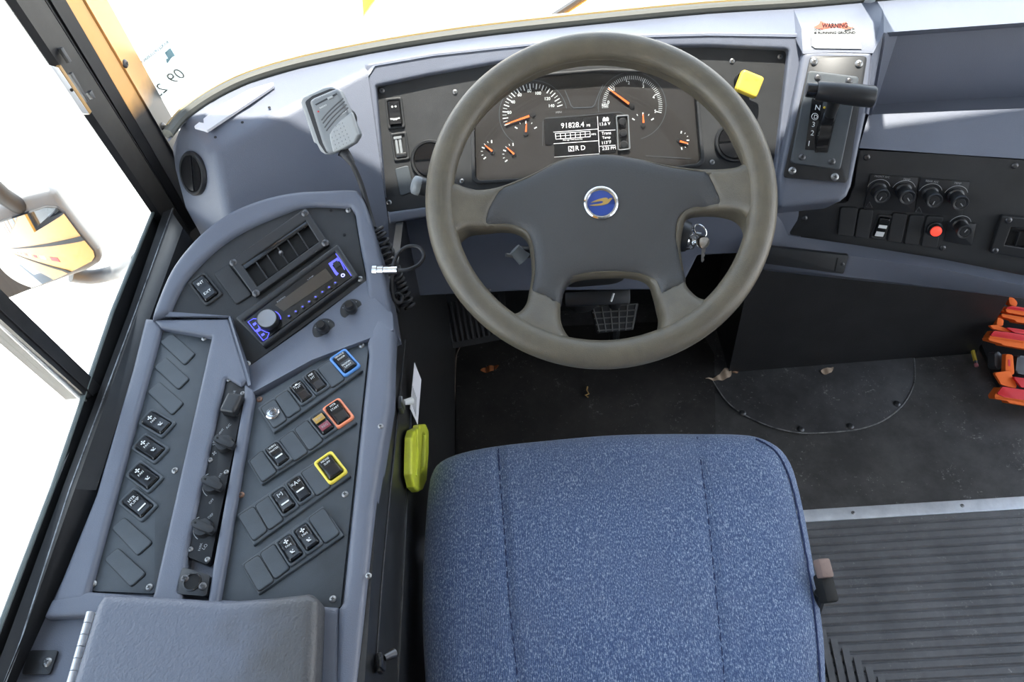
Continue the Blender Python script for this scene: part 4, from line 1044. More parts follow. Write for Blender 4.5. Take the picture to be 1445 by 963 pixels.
for c, t in [((365, 625), (417, 588)), ((457, 560), (508, 523))]:
    r_ = rk(cb_, c, t, press=-.5, legends=[('FAN', .09, .0026)])
    speed_symbol(CO.mat(*cb_(*c), ZB, to=cb_(*t)) @ Matrix.Translation((0, -.0070, .0075)), r_, .0038)
    fan_symbol(CO, CO.mat(*cb_(*c), ZB, to=cb_(*t)) @ Matrix.Translation((0, .0085, .0062)), r_, .0032)

# ================================================================== radio panel
rd = empty('radio_panel', 'arched black panel holding the radio, a dash vent and an interior light rocker', 'panel', RA.at(400, 470, -.004))
rq = [(237, 441), (250, 413), (266, 388), (287, 365), (311, 344), (335, 328), (362, 314), (396, 300), (432, 289), (494, 289), (500, 298), (508, 350), (517, 396), (350, 518), (345, 516), (326, 451)]
plate('panel_plate', RA, rq, pblk, rd, -.012, .0, .0006)
def c2(x, y): return 200+x/3.21, 250+y/3.21
screws(RA, [c2(458, 234), c2(937, 150), c2(990, 462), c2(480, 847), c2(117, 604)], rd, 0, 'steel', .85)
for p in [(858, 152), (918, 262)]: mk('screw_hole', lathe([(.0022, 0), (.0022, .0006), (0, .0006)], 12), void, rd, RA.mat(*c2(*p), 0))
rect_vent(RA, [c2(*p) for p in [(395, 382), (742, 138), (848, 300), (510, 540)]], [c2(*p) for p in [(455, 398), (742, 198), (802, 292), (522, 496)]], [c2(*p) for p in [(415, 388), (740, 165), (832, 299), (518, 527)]], 'air_vent', 'rectangular air vent above the radio', 6, 0.0, rd)
blank(RA, [c2(*p) for p in [(392, 392), (326, 440), (428, 576), (500, 532)]], rd, .0025, pblk, 0)
rocker(RA, c2(290, 508), c2(345, 468), rd, (.0285, .049), frame=pblk, press=-.4, legends=[('INT', .20, .0042), ('EXT', -.18, .0045)], label='interior exterior light rocker switch')
# the two round dimmers on the ledge
LG = Pl(RA.at(479, 452, .003), RA.n)
for i, (b0) in enumerate([(458, 466), (497, 438)]):
    M_ = LG.mat(*b0, .0015)
    kn_ = mk('dimmer_knob', lathe([(.0165, -.004), (.0165, .0015), (.0150, .003), (.0075, .003), (.0085, .005), (.0085, .014), (.0075, .016), (0, .016)], 30), blk, con, M_, 40, label='round dimmer knob on the ledge under the radio')
    mk('knob_cap', lathe([(.0062, .0162), (.0062, .021), (.005, .023), (0, .0232)], 20), gblk, kn_, M_)
    for a in (60, 95, 130, 165): mk('index_dot', lathe([(.0007, .003), (.0007, .0034), (0, .0034)], 8), dimwhite, kn_, M_ @ Matrix.Translation((.0125*math.cos(math.radians(a)), .0125*math.sin(math.radians(a)), 0)))

# ------------------------------------------------------------------ radio
ra = empty('car_radio', 'slim black car radio with blue lit buttons and a silver volume knob', 'radio', RA.at(420, 425))
def c8(x, y): return 320+x/5.665, 330+y/5.665
ro = ccw(RA.poly([c8(*p) for p in [(65, 672), (885, 78), (1052, 335), (290, 905)]], .012)); ri = ccw(RA.poly([c8(*p) for p in [(138, 692), (865, 140), (1002, 342), (285, 862)]], .012))
mk('trim_ring', dome(rnd(ro, .003), roundh(.012, .003), .0026, 0, [ri]), blk, ra, RA.m, 50)
rf = mk('radio_face', prism(ccw(RA.poly([c8(*p) for p in [(138, 692), (865, 140), (1002, 342), (285, 862)]], .009)), 0, .009), gblk, ra, RA.m)
ZR = .0092
def rpoly(name, pts, m, parent, z0=ZR, z1=ZR+.0004, lab=None): return mk(name, prism(ccw(RA.poly([c8(*p) for p in pts], z1)), z0, z1), m, parent, RA.m, label=lab)
scrn = mat('radio_screen', (.055, .045, .036), .2)
rpoly('display', [(385, 570), (790, 275), (850, 355), (455, 622)], scrn, ra, lab='dim brown display window')
for x, y in [(500, 662), (554, 625), (609, 587), (661, 547), (713, 509), (767, 470), (821, 432), (870, 396)]:
    M_ = RA.mat(*c8(x, y), ZR)
    b0 = mk('preset_button', lathe([(.0030, 0), (.0028, .0012), (.0018, .0018), (0, .0019)], 16), blk, ra, M_)
    mk('button_light', box(.0022, .0016, .0003), bluelit, b0, M_ @ Matrix.Translation((0, 0, .0018)))
M_ = RA.mat(*c8(342, 702), ZR, ang=.3)
vk = mk('volume_knob', lathe([(.0140, 0), (.0148, .003), (.0146, .010), (.0135, .0118), (.0125, .0120), (0, .0112)], 40), blk, ra, M_, 40, label='round silver faced volume knob')
anis = mat('brushed_knob', (.30, .30, .31), .3, 1)
mk('knob_face', lathe([(.0127, .0121), (.0127, .0123), (0, .0118)], 40), anis, vk, M_)
mk('light_ring', tube([M_ @ Vector((.0158*math.cos(a), .0158*math.sin(a), .0005)) for a in [math.radians(-10+210*k/30) for k in range(31)]], .0007, 6), bluelit, ra)
def outline(name, pts, w, parent, m=bluelit, closed=True, z=ZR+.0004): return mk(name, tube([RA.at(*c8(*p), z) for p in pts], w, 6, closed), m, parent)
outline('blue_outline', [(170, 705), (212, 680), (258, 682), (262, 735), (268, 758), (230, 782)], .0007, ra)
outline('blue_outline', [(240, 790), (276, 768), (310, 785), (338, 793), (325, 832), (292, 855)], .0007, ra)
rpoly('blue_key', [(205, 722), (228, 706), (240, 720), (216, 738)], bluelit, ra); rpoly('blue_key', [(272, 806), (295, 792), (304, 806), (282, 822)], bluelit, ra)
rpoly('blue_key', [(225, 775), (258, 752), (272, 768), (240, 792)], bluelit, ra)
rpoly('usb_light', [(812, 238), (882, 192), (900, 212), (842, 252), (880, 305), (895, 318), (878, 335), (865, 322)], bluelit, ra)
outline('blue_outline', [(882, 192), (915, 232), (942, 288)], .0006, ra, closed=False); outline('blue_outline', [(872, 160), (930, 240), (995, 335)], .0007, ra, closed=False)
rpoly('usb_cover', [(845, 236), (880, 212), (908, 250), (870, 276)], blk, ra, ZR, ZR+.0008)
M_ = RA.mat(*c8(929, 334), ZR); mk('aux_ring', tube([M_ @ Vector((.0022*math.cos(a), .0022*math.sin(a), .0006)) for a in [2*math.pi*k/20 for k in range(20)]], .0008, 6, True), glowb := mat('aux_light', (.4, .4, .9), .4, emis=(.45, .45, 1), estr=1.4), ra)
txt('radio_mark', 'RADIO', RA, c8(405, 552), c8(470, 505), dimwhite, ra, ZR+.0004, .002); txt('radio_mark', 'USB', RA, c8(648, 372), c8(695, 338), dimwhite, ra, ZR+.0006, .0016)

# ================================================================== CB microphone on the pod
mp = pd(465, 170, 1.135)
MI = Pl(mp, (Vector((-.12, -.80, .62))))
mic = empty('handheld_microphone', 'grey handheld radio microphone clipped on the left end of the dashboard', 'microphone', mp - MI.n*.03)
def cm(x, y): return 410+x*.12457, 110+y*.12461
body = [(205, 262), (255, 225), (430, 150), (510, 120), (545, 135), (570, 180), (770, 630), (765, 660), (720, 735), (600, 810), (500, 850), (440, 862), (400, 845), (350, 740)]
bq = rnd(MI.poly([cm(*p) for p in body], .012), .006)
mk('front_shell', dome(bq, roundh(.012, .006), .003, -.004), greymic, mic, MI.m, 60)
back_ = [(118, 275), (145, 220), (380, 110), (470, 97), (530, 125), (560, 180), (760, 640), (720, 740), (470, 862), (400, 870), (345, 835), (300, 745), (270, 735)]
mk('back_shell', dome(rnd(MI.poly([cm(*p) for p in back_], -.012), .006), roundh(-.008, .004), .004, -.026), lightmic, mic, MI.m, 60, label='pale rear shell of the microphone')
mk('grip_band', prism(rnd(ccw(MI.poly([cm(*p) for p in [(165, 270), (250, 205), (450, 125), (530, 128), (740, 640), (700, 730), (480, 850), (400, 855), (325, 740)]], -.004)), .005), -.012, -.003), MT['black_rubber'], mic, MI.m)
pt = [(480, 850), (445, 700), (440, 640), (470, 580), (560, 480), (690, 385), (705, 420), (770, 640), (725, 730), (600, 800)]
mk('talk_button', dome(rnd(MI.poly([cm(*p) for p in pt], .014), .003), roundh(.0145, .0025), .003, .008), lightmic, mic, MI.m, 60, label='pale talk button with raised dots')
bm = bmesh.new()
for p in [(585, 512), (545, 530), (510, 550), (602, 550), (565, 572), (527, 597), (490, 612), (618, 592), (583, 612), (547, 635), (508, 655), (468, 676), (638, 635), (600, 655), (563, 677), (525, 697), (487, 715), (655, 675), (617, 697), (580, 718), (543, 738), (503, 757), (670, 715), (632, 737), (595, 757), (557, 778), (518, 798)]:
    u = MI.uv(*cm(*p), .0145); add_lathe(bm, [(.0012, 0), (.0009, .0007), (0, .0010)], 8, 0, Matrix.Translation((u.x, u.y, .0143)))
mk('grip_dots', bm, lightmic, mic, MI.m, 60)
bm = bmesh.new()
rg = [(640, 450), (665, 420), (690, 430), (765, 640), (725, 722)]
for pts in ([(350, 480), (430, 385), (520, 300), (600, 230)], [(365, 515), (440, 425), (540, 330), (615, 265)], [(385, 562), (460, 465), (560, 365), (635, 300)], [(405, 600), (480, 505), (570, 410), (655, 335)]):
    add_tube(bm, [MI.at(*cm(*p), .0122) for p in spl(pts, 5, False)], .0009, 6)
mk('speaker_grooves', bm, MT['grey_groove'] if 'grey_groove' in MT else mat('grey_groove', (.10, .105, .11), .5), mic)
mk('slide_slot', prism(ccw(MI.poly([cm(*p) for p in [(275, 300), (520, 170), (530, 190), (290, 312)]], .0125)), .0118, .0124), blk, mic, MI.m)
mk('slide_switch', dome(rnd(ccw(MI.poly([cm(*p) for p in [(410, 225), (470, 198), (485, 222), (425, 250)]], .015)), .001), roundh(.0155, .001), .002, .0118), lightmic, mic, MI.m)
mk('red_light', lathe([(.0012, 0), (.001, .0008), (0, .001)], 10), redrefl, mic, MI.mat(*cm(315, 381), .012))
txt('small_print', 'CHANNEL', MI, cm(265, 268), cm(480, 160), dimwhite, mic, .0123, .002)
txt('small_print', 'RADIO', MI, cm(335, 350), cm(410, 312), white, mic, .0123, .002); txt('small_print', 'TALK', MI, cm(560, 430), cm(645, 375), white, mic, .0123, .0016)
mk('mic_hook', prism(circ(.016, 20), -.06, -.024), blk, mic, MI.mat(470, 165, 0))
# coiled lead
ld = empty('microphone_lead', 'coiled black microphone lead hanging down the front of the dashboard', 'cord', pd(560, 400, 1.16))
m0 = MI.at(*cm(590, 830), 0.0); 
straight = [m0, MI.at(*cm(625, 880), .002), pd(496, 230, 1.135), pd(508, 256, 1.145), pd(517, 285, 1.15), pd(523, 306, 1.15), pd(528, 322, 1.145)]
mk('strain_relief', tube([m0, MI.at(*cm(610, 850), .0), pd(491, 222, 1.135), pd(497, 231, 1.136)], [.0095, .008, .0065, .0048], 14), rubber, ld)
mk('straight_lead', tube(spl(straight, 6, False), .0040, 10), rubber, ld)
ax = spl([pd(530, 322, 1.145), pd(541, 345, 1.15), pd(551, 368, 1.165), pd(560, 392, 1.18), pd(568, 412, 1.185), pd(577, 434, 1.19)], 60, False)
hel = []; turns = 15
for i, p in enumerate(ax):
    t = i/(len(ax)-1); d = (ax[min(i+1, len(ax)-1)]-ax[max(i-1, 0)]).normalized(); e1 = d.cross(Vector((0, 0, 1))).normalized(); e2 = d.cross(e1); a = 2*math.pi*turns*t
    rr_ = .0092*(1 if .02 < t < .99 else .6)
    hel.append(p + (e1*math.cos(a)+e2*math.sin(a))*rr_)
mk('coil', tube(hel, .0026, 8), rubber, ld)
# aerial plug with its looped cable
ap = empty('aerial_plug', 'silver screw plug on the console edge with a thin looped black cable', 'plug', RA.at(535, 382))
pa, pb_ = pd(527, 382, 1.105), pd(561, 381.5, 1.10)
mk('connector', tube([pa, pa.lerp(pb_, .18), pa.lerp(pb_, .2), pa.lerp(pb_, .42), pa.lerp(pb_, .44), pb_], [.0085, .0085, .0068, .0068, .0055, .0055], 16), chrome, ap, label='silver threaded connector')
lp_ = spl([pb_, pd(575, 381, 1.10), pd(590, 374, 1.11), pd(598, 362, 1.115), pd(592, 350, 1.12), pd(576, 348, 1.12), pd(562, 358, 1.115), pd(555, 375, 1.11), pd(553, 395, 1.11), pd(553, 412, 1.115), pd(557, 424, 1.12), pd(565, 427, 1.125), pd(567, 419, 1.13), pd(560, 415, 1.13), pd(556, 428, 1.14), pd(562, 440, 1.16)], 8, False)
mk('looped_cable', tube(lp_, .0028, 10), rubber, ap)
# ================================================================== armrest lid
LD = CO.shifted(.004)
lid = empty('armrest_lid', 'worn padded armrest lid with a steel piano hinge at the end of the console', 'lid', LD.at(280, 900, -.008))
lq = LD.poly([(136, 856), (148, 838), (230, 842), (320, 848), (390, 843), (438, 837), (450, 846), (448, 900), (444, 970), (436, 1110), (70, 1110), (100, 975)], .020)
lidm = mat('worn_lid', (.108, .120, .154), .42, bump=.8, bscale=350)
nt = lidm.node_tree; b = nt.nodes['Principled BSDF']; tc = [n for n in nt.nodes if n.type == 'TEX_COORD'][0]
sx_ = nt.nodes.new('ShaderNodeSeparateXYZ'); nt.links.new(tc.outputs['Object'], sx_.inputs[0])
nz_ = nt.nodes.new('ShaderNodeTexNoise'); nz_.inputs['Scale'].default_value = 30; nz_.inputs['Detail'].default_value = 6; nt.links.new(tc.outputs['Object'], nz_.inputs['Vector'])
ma_ = nt.nodes.new('ShaderNodeMath'); ma_.operation = 'MULTIPLY_ADD'; ma_.inputs[1].default_value = .09; nt.links.new(nz_.outputs['Fac'], ma_.inputs[0]); nt.links.new(sx_.outputs['X'], ma_.inputs[2])
mr_ = nt.nodes.new('ShaderNodeMapRange'); mr_.inputs['From Min'].default_value = .06; mr_.inputs['From Max'].default_value = .135; mr_.inputs['To Max'].default_value = .85; nt.links.new(ma_.outputs[0], mr_.inputs['Value'])
mx_ = nt.nodes.new('ShaderNodeMix'); mx_.data_type = 'RGBA'; mx_.inputs['A'].default_value = (.108, .120, .154, 1); mx_.inputs['B'].default_value = (.062, .060, .058, 1)
nt.links.new(mr_.outputs['Result'], mx_.inputs['Factor']); nt.links.new(mx_.outputs['Result'], b.inputs['Base Color'])
mk('lid_pad', dome(rnd(lq, .010), roundh(.026, .012), .006, -.004), lidm, lid, LD.m, 60)
hp0, hp1 = LD.at(128, 864, .006), LD.at(84, 1020, .006)
for k in range(9):
    a, b = hp0.lerp(hp1, k/9+.004), hp0.lerp(hp1, (k+1)/9-.004)
    mk('hinge_knuckle', tube([a, b], .0042, 12), alu, lid, label='bright steel hinge knuckle')
mk('hinge_leaf', faces([hp0+Vector((-.002, 0, -.004)), hp1+Vector((-.002, 0, -.004)), hp1+Vector((.012, 0, -.001)), hp0+Vector((.012, 0, -.001))], [(0, 1, 2, 3)]), alu, lid)

# ================================================================== seat belt cutter and card on the side wall
SC = SIDE.shifted(.005)
ct = empty('belt_cutter', 'fluorescent yellow seat belt cutter clipped to the black side wall', 'cutter', SC.at(590, 650))
co = [(577, 618), (580, 608), (588, 604), (589, 600), (597, 599), (601, 608), (601, 640), (598, 680), (593, 692), (587, 695), (580, 688), (576, 670)]
slot = [(594, 612), (598.5, 614), (597, 660), (591, 668)]
mk('cutter_body', dome(rnd(SC.poly(co, .006), .004), roundh(.011, .004), .0030, 0, [ccw(SC.poly(slot, .008))]), hiviz, ct, SC.m, 50)
mk('cutter_slot', prism(ccw(SC.poly(slot, .004)), .001, .004), MT['dark_recess'], ct, SC.m)
mk('cutter_rib', tube([SC.at(x, y, .0115) for x, y in [(588, 606), (589, 640), (587, 672)]], .0016, 8), hiviz, ct)
cdm = empty('instruction_card', 'white printed card hanging above the yellow belt cutter', 'card', SC.at(588, 560))
CA = Pl(SIDE.at(588, 560, .012), Vector((.95, -.25, .15)))
plate('card_sheet', CA, [(585, 512), (594.5, 536), (589.5, 600), (579, 577)], paper, cdm, 0, .0006, 0)
for k in range(6):
    x = 582.5+k*1.0; plate('print_line', CA, [(x, 545+k*3), (x+.45, 546+k*3), (x-.9+.45, 572+k*3.2), (x-.9, 571+k*3.2)], dimwhite, cdm, .0006, .0009, 0)

# ================================================================== driver seat
SE = Pl(pd(860, 720, 1.075), unit(86))
seat = empty('driver_chair', 'blue tweed driver seat cushion with stitched seams', 'seat', Vector((.125, .40, 0)))
so_px = [(601, 700), (606, 672), (620, 652), (652, 638), (700, 628), (760, 621), (850, 614), (930, 611), (985, 610.5), (1030, 611), (1066, 615), (1098, 630), (1118, 655), (1131, 695), (1146, 765), (1158, 840), (1166, 900), (1169, 963), (1168, 1040), (1160, 1120), (1140, 1150), (640, 1150), (612, 1120), (602, 1040), (598, 963), (594, 900), (593, 850), (595, 780)]
sq_ = spl(SE.poly(so_px, -.030), 3)
def polyd(pts):
    S = [SE.uv(*p) for p in pts]
    A = np.array([(a.x, a.y, b.x, b.y) for a, b in zip(S, S[1:])])
    def f(x, y):
        vx, vy = A[:, 2]-A[:, 0], A[:, 3]-A[:, 1]; t = np.clip(((x-A[:, 0])*vx+(y-A[:, 1])*vy)/(vx*vx+vy*vy), 0, 1)
        return float(np.hypot(x-A[:, 0]-t*vx, y-A[:, 1]-t*vy).min())
    return f
seamL = [(702, 627), (706, 680), (711, 740), (719, 850), (731, 963), (745, 1100)]
seamR = [(985, 610), (990, 660), (1000, 740), (1011, 850), (1022, 963), (1030, 1100)]
dL, dR = polyd(seamL), polyd(seamR)
def seat_h(d, x, y):
    t = min(d/.048, 1); e = .046*(1-math.sqrt(max(0, 1-(1-t)**2)))
    g = .0045*math.exp(-(min(dL(x, y), dR(x, y))/.005)**2)
    return -e + .008*(1-math.exp(-d/.08)) - g + .0015*math.sin(x*23+1)*math.sin(y*17)
seat_h.r = .048
cus = mk('cushion', dome(sq_, seat_h, .0075, -.15), fabric, seat, SE.m, 80)
for sm_ in (seamL, seamR):
    P = []
    for p in spl(sm_, 6, False):
        q = SE.uv(p.x, p.y); A = np.array([(v.x, v.y) for v in sq_]); d = float(np.hypot(A[:, 0]-q.x, A[:, 1]-q.y).min()); P.append(SE.w(q.x, q.y, seat_h(d, q.x, q.y)+.0002))
    mk('stitched_seam', tube(P, .0011, 6), seamm, cus)
pip = [(1066, 622), (1092, 640), (1108, 665), (1120, 700), (1136, 780), (1148, 860), (1157, 963), (1156, 1080)]
edge = spl(SE.poly(so_px, -.030), 3); 
P = []
for p in spl(pip, 6, False):
    q = SE.uv(p.x, p.y, -.012); A = np.array([(v.x, v.y) for v in edge]); d = float(np.hypot(A[:, 0]-q.x, A[:, 1]-q.y).min())
    P.append(SE.w(q.x, q.y, seat_h(max(d, .002), q.x, q.y)+.0004))
mk('side_piping', tube(P, .0013, 6), seamm, cus)
mk('seat_pan', prism([(-.21, -.20), (.21, -.20), (.21, .19), (-.21, .19)], .30, .40, .02), blk, seat, Matrix.Translation((.125, .42, 0)))
mk('pedestal', prism(rr(.30, .28, .04), 0, .30), blk, seat, Matrix.Translation((.125, .40, 0)))
bk = dome(rr(.46, .46, .07), roundh(.10, .04), .02, 0); 
mk('backrest', bk, fabric, seat, Matrix.Translation((.125, .0, .68)) @ Matrix.Rotation(math.radians(-90), 4, 'X') @ Matrix.Rotation(math.pi, 4, 'Y') @ Matrix.Rotation(math.pi, 4, 'Z') if False else Matrix.Translation((.125, -.02, .70)) @ Matrix(((1, 0, 0, 0), (0, 0, 1, 0), (0, 1, 0, 0), (0, 0, 0, 1))), 80)
bp_ = pd(1164, 826, .985)
BKP = Pl(bp_, Vector((.45, -.35, .8)))
bu = empty('seat_belt_buckle', 'black seat belt buckle on a brown strap at the right side of the seat', 'buckle', bp_ - Vector((0, 0, .06)))
bm = bmesh.new(); add_box(bm, .020, .036, .018, None, .004)
mk('buckle_body', bm, void, bu, Pl(pd(1166, 833, .995), Vector((.35, -.25, .9))).mat(1159, 832, -.011, ang=.05))
strapm = mat('brown_strap', (.22, .15, .125), .7, bump=.4, bscale=600)
bm = bmesh.new(); add_box(bm, .018, .024, .014, None, .003)
mk('belt_strap', bm, strapm, bu, Pl(pd(1163, 803, .999), Vector((.35, -.25, .9))).mat(1157, 804, -.008, ang=.05))
mk('buckle_stalk', tube([pd(1158, 838, 1.0), pd(1145, 880, 1.03)], .008, 10), blk, bu)

# ================================================================== floor
def floor_mat(name, c1, c2_, fleck, rough=.62):
    m = bpy.data.materials.new(name); m.use_nodes = True; nt = m.node_tree; b = nt.nodes['Principled BSDF']; b.inputs['Roughness'].default_value = rough
    tc = nt.nodes.new('ShaderNodeTexCoord')
    n = nt.nodes.new('ShaderNodeTexNoise'); n.inputs['Scale'].default_value = 9; n.inputs['Detail'].default_value = 8; n.inputs['Roughness'].default_value = .7
    nt.links.new(tc.outputs['Object'], n.inputs['Vector'])
    r = nt.nodes.new('ShaderNodeValToRGB'); r.color_ramp.elements[0].position = .4; r.color_ramp.elements[0].color = (*c1, 1); r.color_ramp.elements[1].position = .75; r.color_ramp.elements[1].color = (*c2_, 1)
    nt.links.new(n.outputs['Fac'], r.inputs['Fac'])
    f = nt.nodes.new('ShaderNodeTexNoise'); f.inputs['Scale'].default_value = 130; f.inputs['Detail'].default_value = 4; f.inputs['Roughness'].default_value = .75
    nt.links.new(tc.outputs['Object'], f.inputs['Vector'])
    g = nt.nodes.new('ShaderNodeTexNoise'); g.inputs['Scale'].default_value = 14; g.inputs['Detail'].default_value = 3
    nt.links.new(tc.outputs['Object'], g.inputs['Vector'])
    ad = nt.nodes.new('ShaderNodeMath'); ad.operation = 'MULTIPLY_ADD'; ad.inputs[1].default_value = .35; nt.links.new(g.outputs['Fac'], ad.inputs[0]); nt.links.new(f.outputs['Fac'], ad.inputs[2])
    mr = nt.nodes.new('ShaderNodeMapRange'); mr.inputs['From Min'].default_value = .80; mr.inputs['From Max'].default_value = .95; mr.inputs['To Max'].default_value = fleck
    nt.links.new(ad.outputs[0], mr.inputs['Value'])
    mx = nt.nodes.new('ShaderNodeMix'); mx.data_type = 'RGBA'; mx.inputs['B'].default_value = (.34, .33, .31, 1)
    nt.links.new(mr.outputs['Result'], mx.inputs['Factor']); nt.links.new(r.outputs['Color'], mx.inputs['A']); nt.links.new(mx.outputs['Result'], b.inputs['Base Color'])
    bp = nt.nodes.new('ShaderNodeBump'); bp.inputs['Strength'].default_value = .25; bp.inputs['Distance'].default_value = .001
    nt.links.new(f.outputs['Fac'], bp.inputs['Height']); nt.links.new(bp.outputs['Normal'], b.inputs['Normal'])
    return m
flm = floor_mat('floor_rubber', (.050, .0475, .046), (.115, .11, .107), 1)
ribm = floor_mat('ribbed_rubber', (.105, .105, .108), (.18, .18, .185), .9)
platem = floor_mat('hatch_rubber', (.042, .040, .041), (.095, .092, .092), 1)
fb = bmesh.new(); add_prism(fb, [(-.62, -4), (1.80, -4), (1.80, 1.5), (-.62, 1.5)], -.05, 0)
tag(mk('floor', fb, flm, None), 'black rubber bus floor with dust', 'floor', kind='structure')
sa, sb_ = pz(1145, 729, 0), pz(1445, 710.5, 0); sd = (sb_-sa).normalized(); sn_ = Vector((-sd.y, sd.x, 0))
MF = Matrix.Translation(sa) @ Matrix((sd, sn_, Vector((0, 0, 1)))).transposed().to_4x4()
st = bmesh.new(); add_prism(st, [(-1.0, -.014), (.9, -.014), (.9, .014), (-1.0, .014)], 0, .004, .0025, 3)
stp = tag(mk('trim_1', st, stripm, None, MF), 'aluminium strip screwed across the floor in front of the ribbed matting', 'trim', kind='structure')
for x, y in [(1204, 724), (1358, 714)]: mk('strip_screw', SCREW['steel'], None, stp, FL.mat(x, y, .004) @ Matrix.Scale(.75, 4))
per = .0172; bm = bmesh.new(); rows = []
for k in range(62):
    y0 = -.016-k*per
    for yy, z in ((0, .006), (-.0052, .0062), (-.0104, .006), (-.0118, .0048), (-.0130, .003), (-.0142, .003), (-.0160, .0048)): rows.append([Vector((-.9, y0+yy, z)), Vector((.88, y0+yy, z))])
bm = quads(rows)
tag(mk('floor_matting', bm, ribm, None, MF, 30), 'grey ribbed rubber aisle matting behind the aluminium strip', 'floor matting', kind='structure')
da, db = pz(1168, 900, .010), pz(1262, 976, .010); dd_ = (db-da).normalized()
ra_ = pz(1187, 915, .01); rb_ = pz(1200, 975, .01); rd_ = (rb_-ra_).normalized(); rn_ = Vector((-rd_.y, rd_.x, 0))
rn_ = rn_ if rn_.x > 0 else -rn_
bm = bmesh.new()
for k in range(-12, 14):
    o_ = ra_ + rn_*(k*.0165)
    # each rib starts at the slanted edge of the mat
    t0 = ((da-o_).x*dd_.y-(da-o_).y*dd_.x)/(rd_.x*dd_.y-rd_.y*dd_.x); s_ = o_+rd_*t0; e_ = s_+rd_*.30
    a_ = rn_*.0118; V4 = [s_, s_+a_, e_+a_, e_]
    vs = [bm.verts.new(p) for p in V4]; up_ = [bm.verts.new(p+Vector((0, 0, .004))) for p in V4]
    bm.faces.new(up_)
    for i in range(4): bm.faces.new((vs[i], vs[(i+1) % 4], up_[(i+1) % 4], up_[i]))
tag(mk('floor_mat', bm, ribm, None, None, 30), 'ribbed mat laid the other way beside the seat', 'floor matting', kind='structure')
# round ended hatch with its bolts
hx_ = [(1004, 534), (1012, 548), (1026, 567), (1046, 583), (1076, 598), (1100, 606), (1132, 611.5), (1170, 610.5), (1212, 606), (1246, 594), (1272, 574), (1286, 552), (1291, 532), (1290, 506), (1290, 490), (1010, 490)]
hatch = tag(mk('floor_hatch', prism(FL.poly(hx_, .003), 0, .003, .001), platem, None, FL.m), 'scuffed round ended floor hatch bolted in front of the engine cover', 'hatch')
mk('hatch_rim', tube([FL.at(x, y, .003) for x, y in [(p.x, p.y) for p in spl(hx_[:14], 4, False)]], .0016, 6), dimwhite if False else mat('scuffed_edge', (.32, .31, .30), .6, var=1.2, vscale=60, c2=(.05, .05, .05)), hatch)
for x, y in [(1048, 583), (1130, 606), (1200, 602), (1266, 570)]: mk('hatch_bolt', SCREW['black'], None, hatch, FL.mat(x, y, .003) @ Matrix.Scale(1.5, 4))
# engine cover and the black footwell behind
A_, B_ = pz(1028, 527, 0), pz(1377, 499, 0); hgt = .50
ecm = mat('engine_cover', (.018, .0175, .018), .45, bump=.3, bscale=300, var=.6, vscale=12)
ec = [A_, B_, B_+Vector((.03, .16, 0)), A_+Vector((0, .18, 0))]
bm = bmesh.new(); add_prism(bm, [(p.x, p.y) for p in ec], 0, hgt); bevel_all(bm, .012, 3, 20)
tag(mk('engine_cover', bm, ecm, None, None, 50), 'black moulded engine cover standing under the right half of the dashboard', 'engine cover')
bm = bmesh.new(); add_prism(bm, [(-.62, 1.325), (1.8, 1.325), (1.8, 1.345), (-.62, 1.345)], 0, .50)
tag(mk('wall_front', bm, paintblk, None), 'black firewall behind the pedals', 'wall', kind='structure')
# heater grille low on the left of the footwell
GR = Pl(pd(660, 452, 1.86), unit(50, -15))
gr = empty('heater_grille', 'black slatted heater grille at the left of the footwell', 'grille', GR.at(662, 492))
mk('grille_plate', prism(ccw(GR.poly([(618, 420), (712, 404), (716, 478), (640, 492)])), -.01, 0), blk, gr, GR.m)
for k in range(11):
    x = 628+k*7.4; a, b = GR.uv(x, 428-k*1.3), GR.uv(x+10, 484-k*1.4); t = (b-a).normalized(); nn = Vector((-t.y, t.x))*.0030
    bm = bmesh.new(); add_prism(bm, [a+nn, a-nn, b-nn, b+nn], 0, .008, .002); mk('slat', bm, rubber, gr, GR.m)
mk('steel_bracket', faces([pd(604, 421, 1.84), pd(621, 424, 1.84), pd(624, 433, 1.83), pd(612, 427, 1.83)], [(0, 1, 2, 3)]), steel, gr)
# dusty mat under the pedals
fm_px = [(643, 500), (648, 489), (664, 479), (690, 474), (760, 462), (980, 452), (1008, 500), (1010, 640), (645, 700)]
dmat = tag(mk('driver_mat', prism(rnd(FL.poly(fm_px, .004), .02), 0.0006, .004, .0015), floor_mat('mat_rubber', (.016, .014, .013), (.042, .037, .033), .5), None, FL.m), 'dusty black rubber mat in the driver footwell', 'mat')
mk('worn_edge', tube([FL.at(x, y, .004) for x, y in [(641, 570), (642, 515), (644, 500), (649, 489), (664, 480), (690, 475), (720, 470)]], .0022, 6), mat('worn_brown', (.16, .115, .085), .8, var=1.5, vscale=70, c2=(.03, .025, .022)), dmat, label='worn brown edge of the mat')
# brake pedal
BP = Pl(pd(866, 448, 1.72), unit(48))
pe = empty('brake_pedal', 'brake pedal with a grey gridded rubber pad seen through the steering wheel', 'pedal', pz(866, 470, 0))
mk('pedal_pad', dome(rnd(ccw(BP.poly([(832, 430), (902, 426), (894, 466), (842, 471)])), .006), roundh(0, .004), .006, -.012), rubber, pe, BP.m, 50)
padg = mat('pad_grid', (.13, .13, .125), .7)
for k in range(6):
    t = k/5; mk('tread_rib', tube([BP.at(836+62*t, 431-3*t, .001), BP.at(846+46*t, 469-3.5*t, .001)], .0016, 6), padg, pe)
for k in range(5):
    t = k/4; mk('tread_rib', tube([BP.at(834+9*t, 433+34*t, .001), BP.at(900-7*t, 429+34*t, .001)], .0016, 6), padg, pe)
mk('pedal_arm', tube([BP.at(868, 432, -.02), pd(862, 408, 1.60), pd(850, 380, 1.50)], .014, 12), blk, pe)
